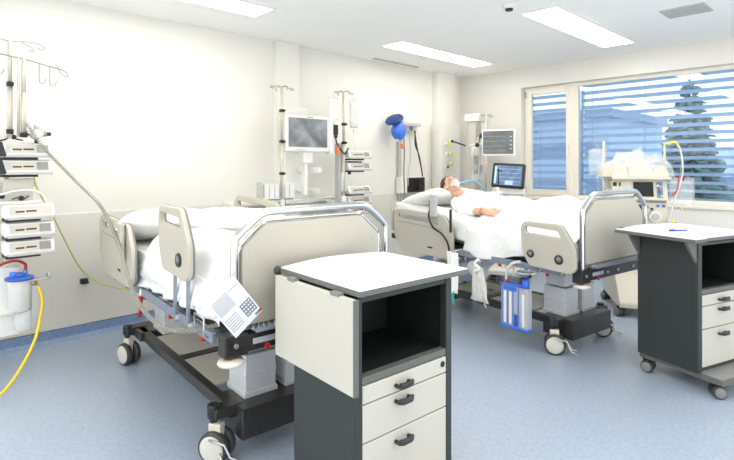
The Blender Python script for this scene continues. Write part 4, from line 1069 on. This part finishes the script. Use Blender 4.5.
MB().tube([(-.1,.27,1.58),(-.05,.32,1.60),(.0,.35,1.5),(.0,.36,1.3),(.02,.30,1.1),(.02,.26,.95),(.02,.22,.80)], .007, 'frost').tube([(0,.20,1.58),(0,.30,1.6),(0,.33,1.55)], .009, 'yel').tube([(.0,.33,1.3),(.02,.31,1.15),(.03,.26,1.1)], .006, 'red').cyl((0,.36,1.24),(0,.37,1.28),.012,m='redtube').cyl((.02,.27,.84),(.02,.28,.87),.013,m='yel').obj('tubing', t)
MB().prism([(-.44,-.24,.085),(.28,-.24,.085),(.28,-.24,.13),(.0,-.24,.43),(-.30,-.24,.43),(-.44,-.24,.2)], (0,.48,0), 'offwhite').obj('foot_frame', t, bevel=.01)
for (x, y) in ((-.38,-.22),(-.38,.22),(.22,-.22),(.22,.22)): caster(t, x, y, .5, r=.04, cream=False)
MB().ball((.06,-.05,.50),(.05,.10,.09),'bagp').ball((.10,.0,.45),(.012,.012,.012),'blue').obj('tubing_bag', t)
p = Vector((2.86,-1.18,0))
ivbag(2.50, -1.14, 1.55, 'clear crumpled plastic bag hanging left of the dialysis machine', .27, .17, rz=rad(-55))
ivbag(3.20, -.96, 1.27, 'clear flat bag hanging right of the dialysis machine', .26, .22, hook=.16, rz=rad(-55))

# ------------------------------------------------------------------ outside
def simple(name, build, label, cat, **k):
    o = build.obj(name, **k); return tag(o, label, cat)
M['grass'] = mat('winter_grass', (.30,.36,.30), .9, scale=2, noise_amt=.3)
M['road'] = mat('asphalt', (.42,.46,.54), .8, scale=4, noise_amt=.1)
M['needles'] = mat('spruce_needles', (.13,.19,.17), .8, scale=4, noise_amt=.5)
M['bark'] = mat('bark', (.10,.07,.05), .9)
M['bldg'] = mat('building_render', (.40,.46,.56), .8, scale=1, noise_amt=.04)
M['bldd'] = mat('building_band', (.22,.27,.36), .6)
M['snow'] = mat('pale_ground', (.42,.50,.62), .8, scale=1, noise_amt=.1)
g = MB().box(-40, 60, 1.2, 110, -3.6, -3.5, 'snow').obj('ground'); g['kind'] = 'structure'
def ring_tree(x, y, z, h, r, label, seed):
    t = thing('spruce_tree', label, 'tree', (x, y, z), 0)
    rnd = random.Random(seed)
    MB().cyl((0,0,0),(0,0,h),.22,.03,m='bark').obj('trunk', t)
    o = MB(); n = 26
    for i in range(n):
        f = i/(n-1); zz = h*(.12+.86*f); R = r*(1-f)**.8+.15
        m_ = 24
        for k in range(m_):
            a = 2*PI*k/m_+rnd.random(); q = R*(.75+.4*rnd.random())
            c = Vector((math.cos(a)*q*.55, math.sin(a)*q*.55, zz-.08*q+rnd.uniform(-.1,.1)))
            o.ball(c, (q*.46, .05+q*.09, .07+.07*(1-f)), 'needles', rot=Matrix.Rotation(a, 4, 'Z') @ Matrix.Rotation(rad(14), 4, 'Y'), seg=7)
    ob = o.obj('foliage', t)
    for v in ob.data.vertices: v.co += Vector((noise.noise(v.co*3), noise.noise(v.co*3+Vector((5,0,0))), noise.noise(v.co*3+Vector((0,7,0)))))*.22
ring_tree(-.95, 16.5, -3.5, 8.2, 1.9, 'large conical spruce tree seen through the slats of the wide window', 1)
def round_tree(x, y, h, r, label, seed):
    t = thing('leafy_tree', label, 'tree', (x, y, -3.5)); rnd = random.Random(seed)
    MB().cyl((0,0,0),(0,0,h*.6),.2,.1,m='bark').obj('trunk', t)
    o = MB()
    for k in range(40):
        a = rnd.random()*2*PI; q = r*rnd.random()**.5; o.ball((math.cos(a)*q, math.sin(a)*q, h*.6+rnd.uniform(-.4,.4)*h*.6), .5+.5*rnd.random(), 'needles', seg=7)
    ob = o.obj('crown', t)
    for v in ob.data.vertices: v.co += Vector((noise.noise(v.co*2), noise.noise(v.co*2+Vector((5,0,0))), noise.noise(v.co*2+Vector((0,7,0)))))*.4
round_tree(-12.2, 45, 9.5, 2.8, 'round leafless-looking tree between the far building and the spruce', 3)
t = thing('building', 'flat-roofed blue-grey building seen through the left part of the window', 'building', (-11.0, 24.5, -3.5))
MB().box(-10, 4.0, 0, 10, 0, 7.9, 'bldg').obj('facade', t)
MB().box(-10.2, 4.3, -.4, 10.2, 7.6, 8.1, 'bldd').obj('roof', t)
for z in (.8, 3.0, 5.2):
    MB().box(-9.5, 3.6, -.06, .02, z, z+.95, 'bldd').obj('window_band', t)
t = thing('building', 'low pale building with a gabled roof far behind the spruce tree', 'building', (-5, 50, -3.5))
MB().box(-9, 9, 0, 8, 0, 3.6, 'bldg').obj('facade', t)
MB().prism([(-9.5,-.5,3.6),(-9.5,8.5,3.6),(-9.5,4,6.4)], (19,0,0), 'bldg').obj('roof', t)
for k in range(5): MB().box(-8+k*3.4,-6.6+k*3.4,-.05,.02,1.2,2.6,'bldd').obj('window', t)

# ------------------------------------------------------------------ light
wd = bpy.data.worlds.new('World'); SC.world = wd; wd.use_nodes = True; nt = wd.node_tree
bg = nt.nodes['Background']; tc = nt.nodes.new('ShaderNodeTexCoord'); sp = nt.nodes.new('ShaderNodeSeparateXYZ'); cr = nt.nodes.new('ShaderNodeValToRGB')
nt.links.new(tc.outputs['Generated'], sp.inputs[0]); nt.links.new(sp.outputs['Z'], cr.inputs['Fac']); nt.links.new(cr.outputs[0], bg.inputs[0])
e = cr.color_ramp.elements; e[0].position = 0; e[0].color = (.90,.90,.88,1); e[1].position = .5; e[1].color = (.84,.88,.93,1)
bg.inputs[1].default_value = 1.5
def area(loc, rot, sx, sy, en, col, nm):
    l = bpy.data.lights.new(nm, 'AREA'); l.shape = 'RECTANGLE'; l.size = sx; l.size_y = sy; l.energy = en; l.color = col
    o = bpy.data.objects.new(nm, l); COL.objects.link(o); o.location = loc; o.rotation_euler = rot
sun = bpy.data.lights.new('sun', 'SUN'); sun.energy = 1.6; sun.angle = 1.0; so = bpy.data.objects.new('sun', sun); COL.objects.link(so); so.rotation_euler = (rad(-48), rad(10), 0)

# ------------------------------------------------------------------ camera
cam = bpy.data.cameras.new('camera'); co = bpy.data.objects.new('camera', cam); COL.objects.link(co); SC.camera = co
cam.sensor_width = 36; cam.lens = 505/734*36
cam.shift_y = -(230-163)/734
co.location = (4.563, -6.355, 1.405)
co.rotation_euler = (rad(90), 0, math.atan2(.7207, .6932))
cam.clip_end = 300
SC.view_settings.view_transform = 'Standard'
SC.view_settings.exposure = .60
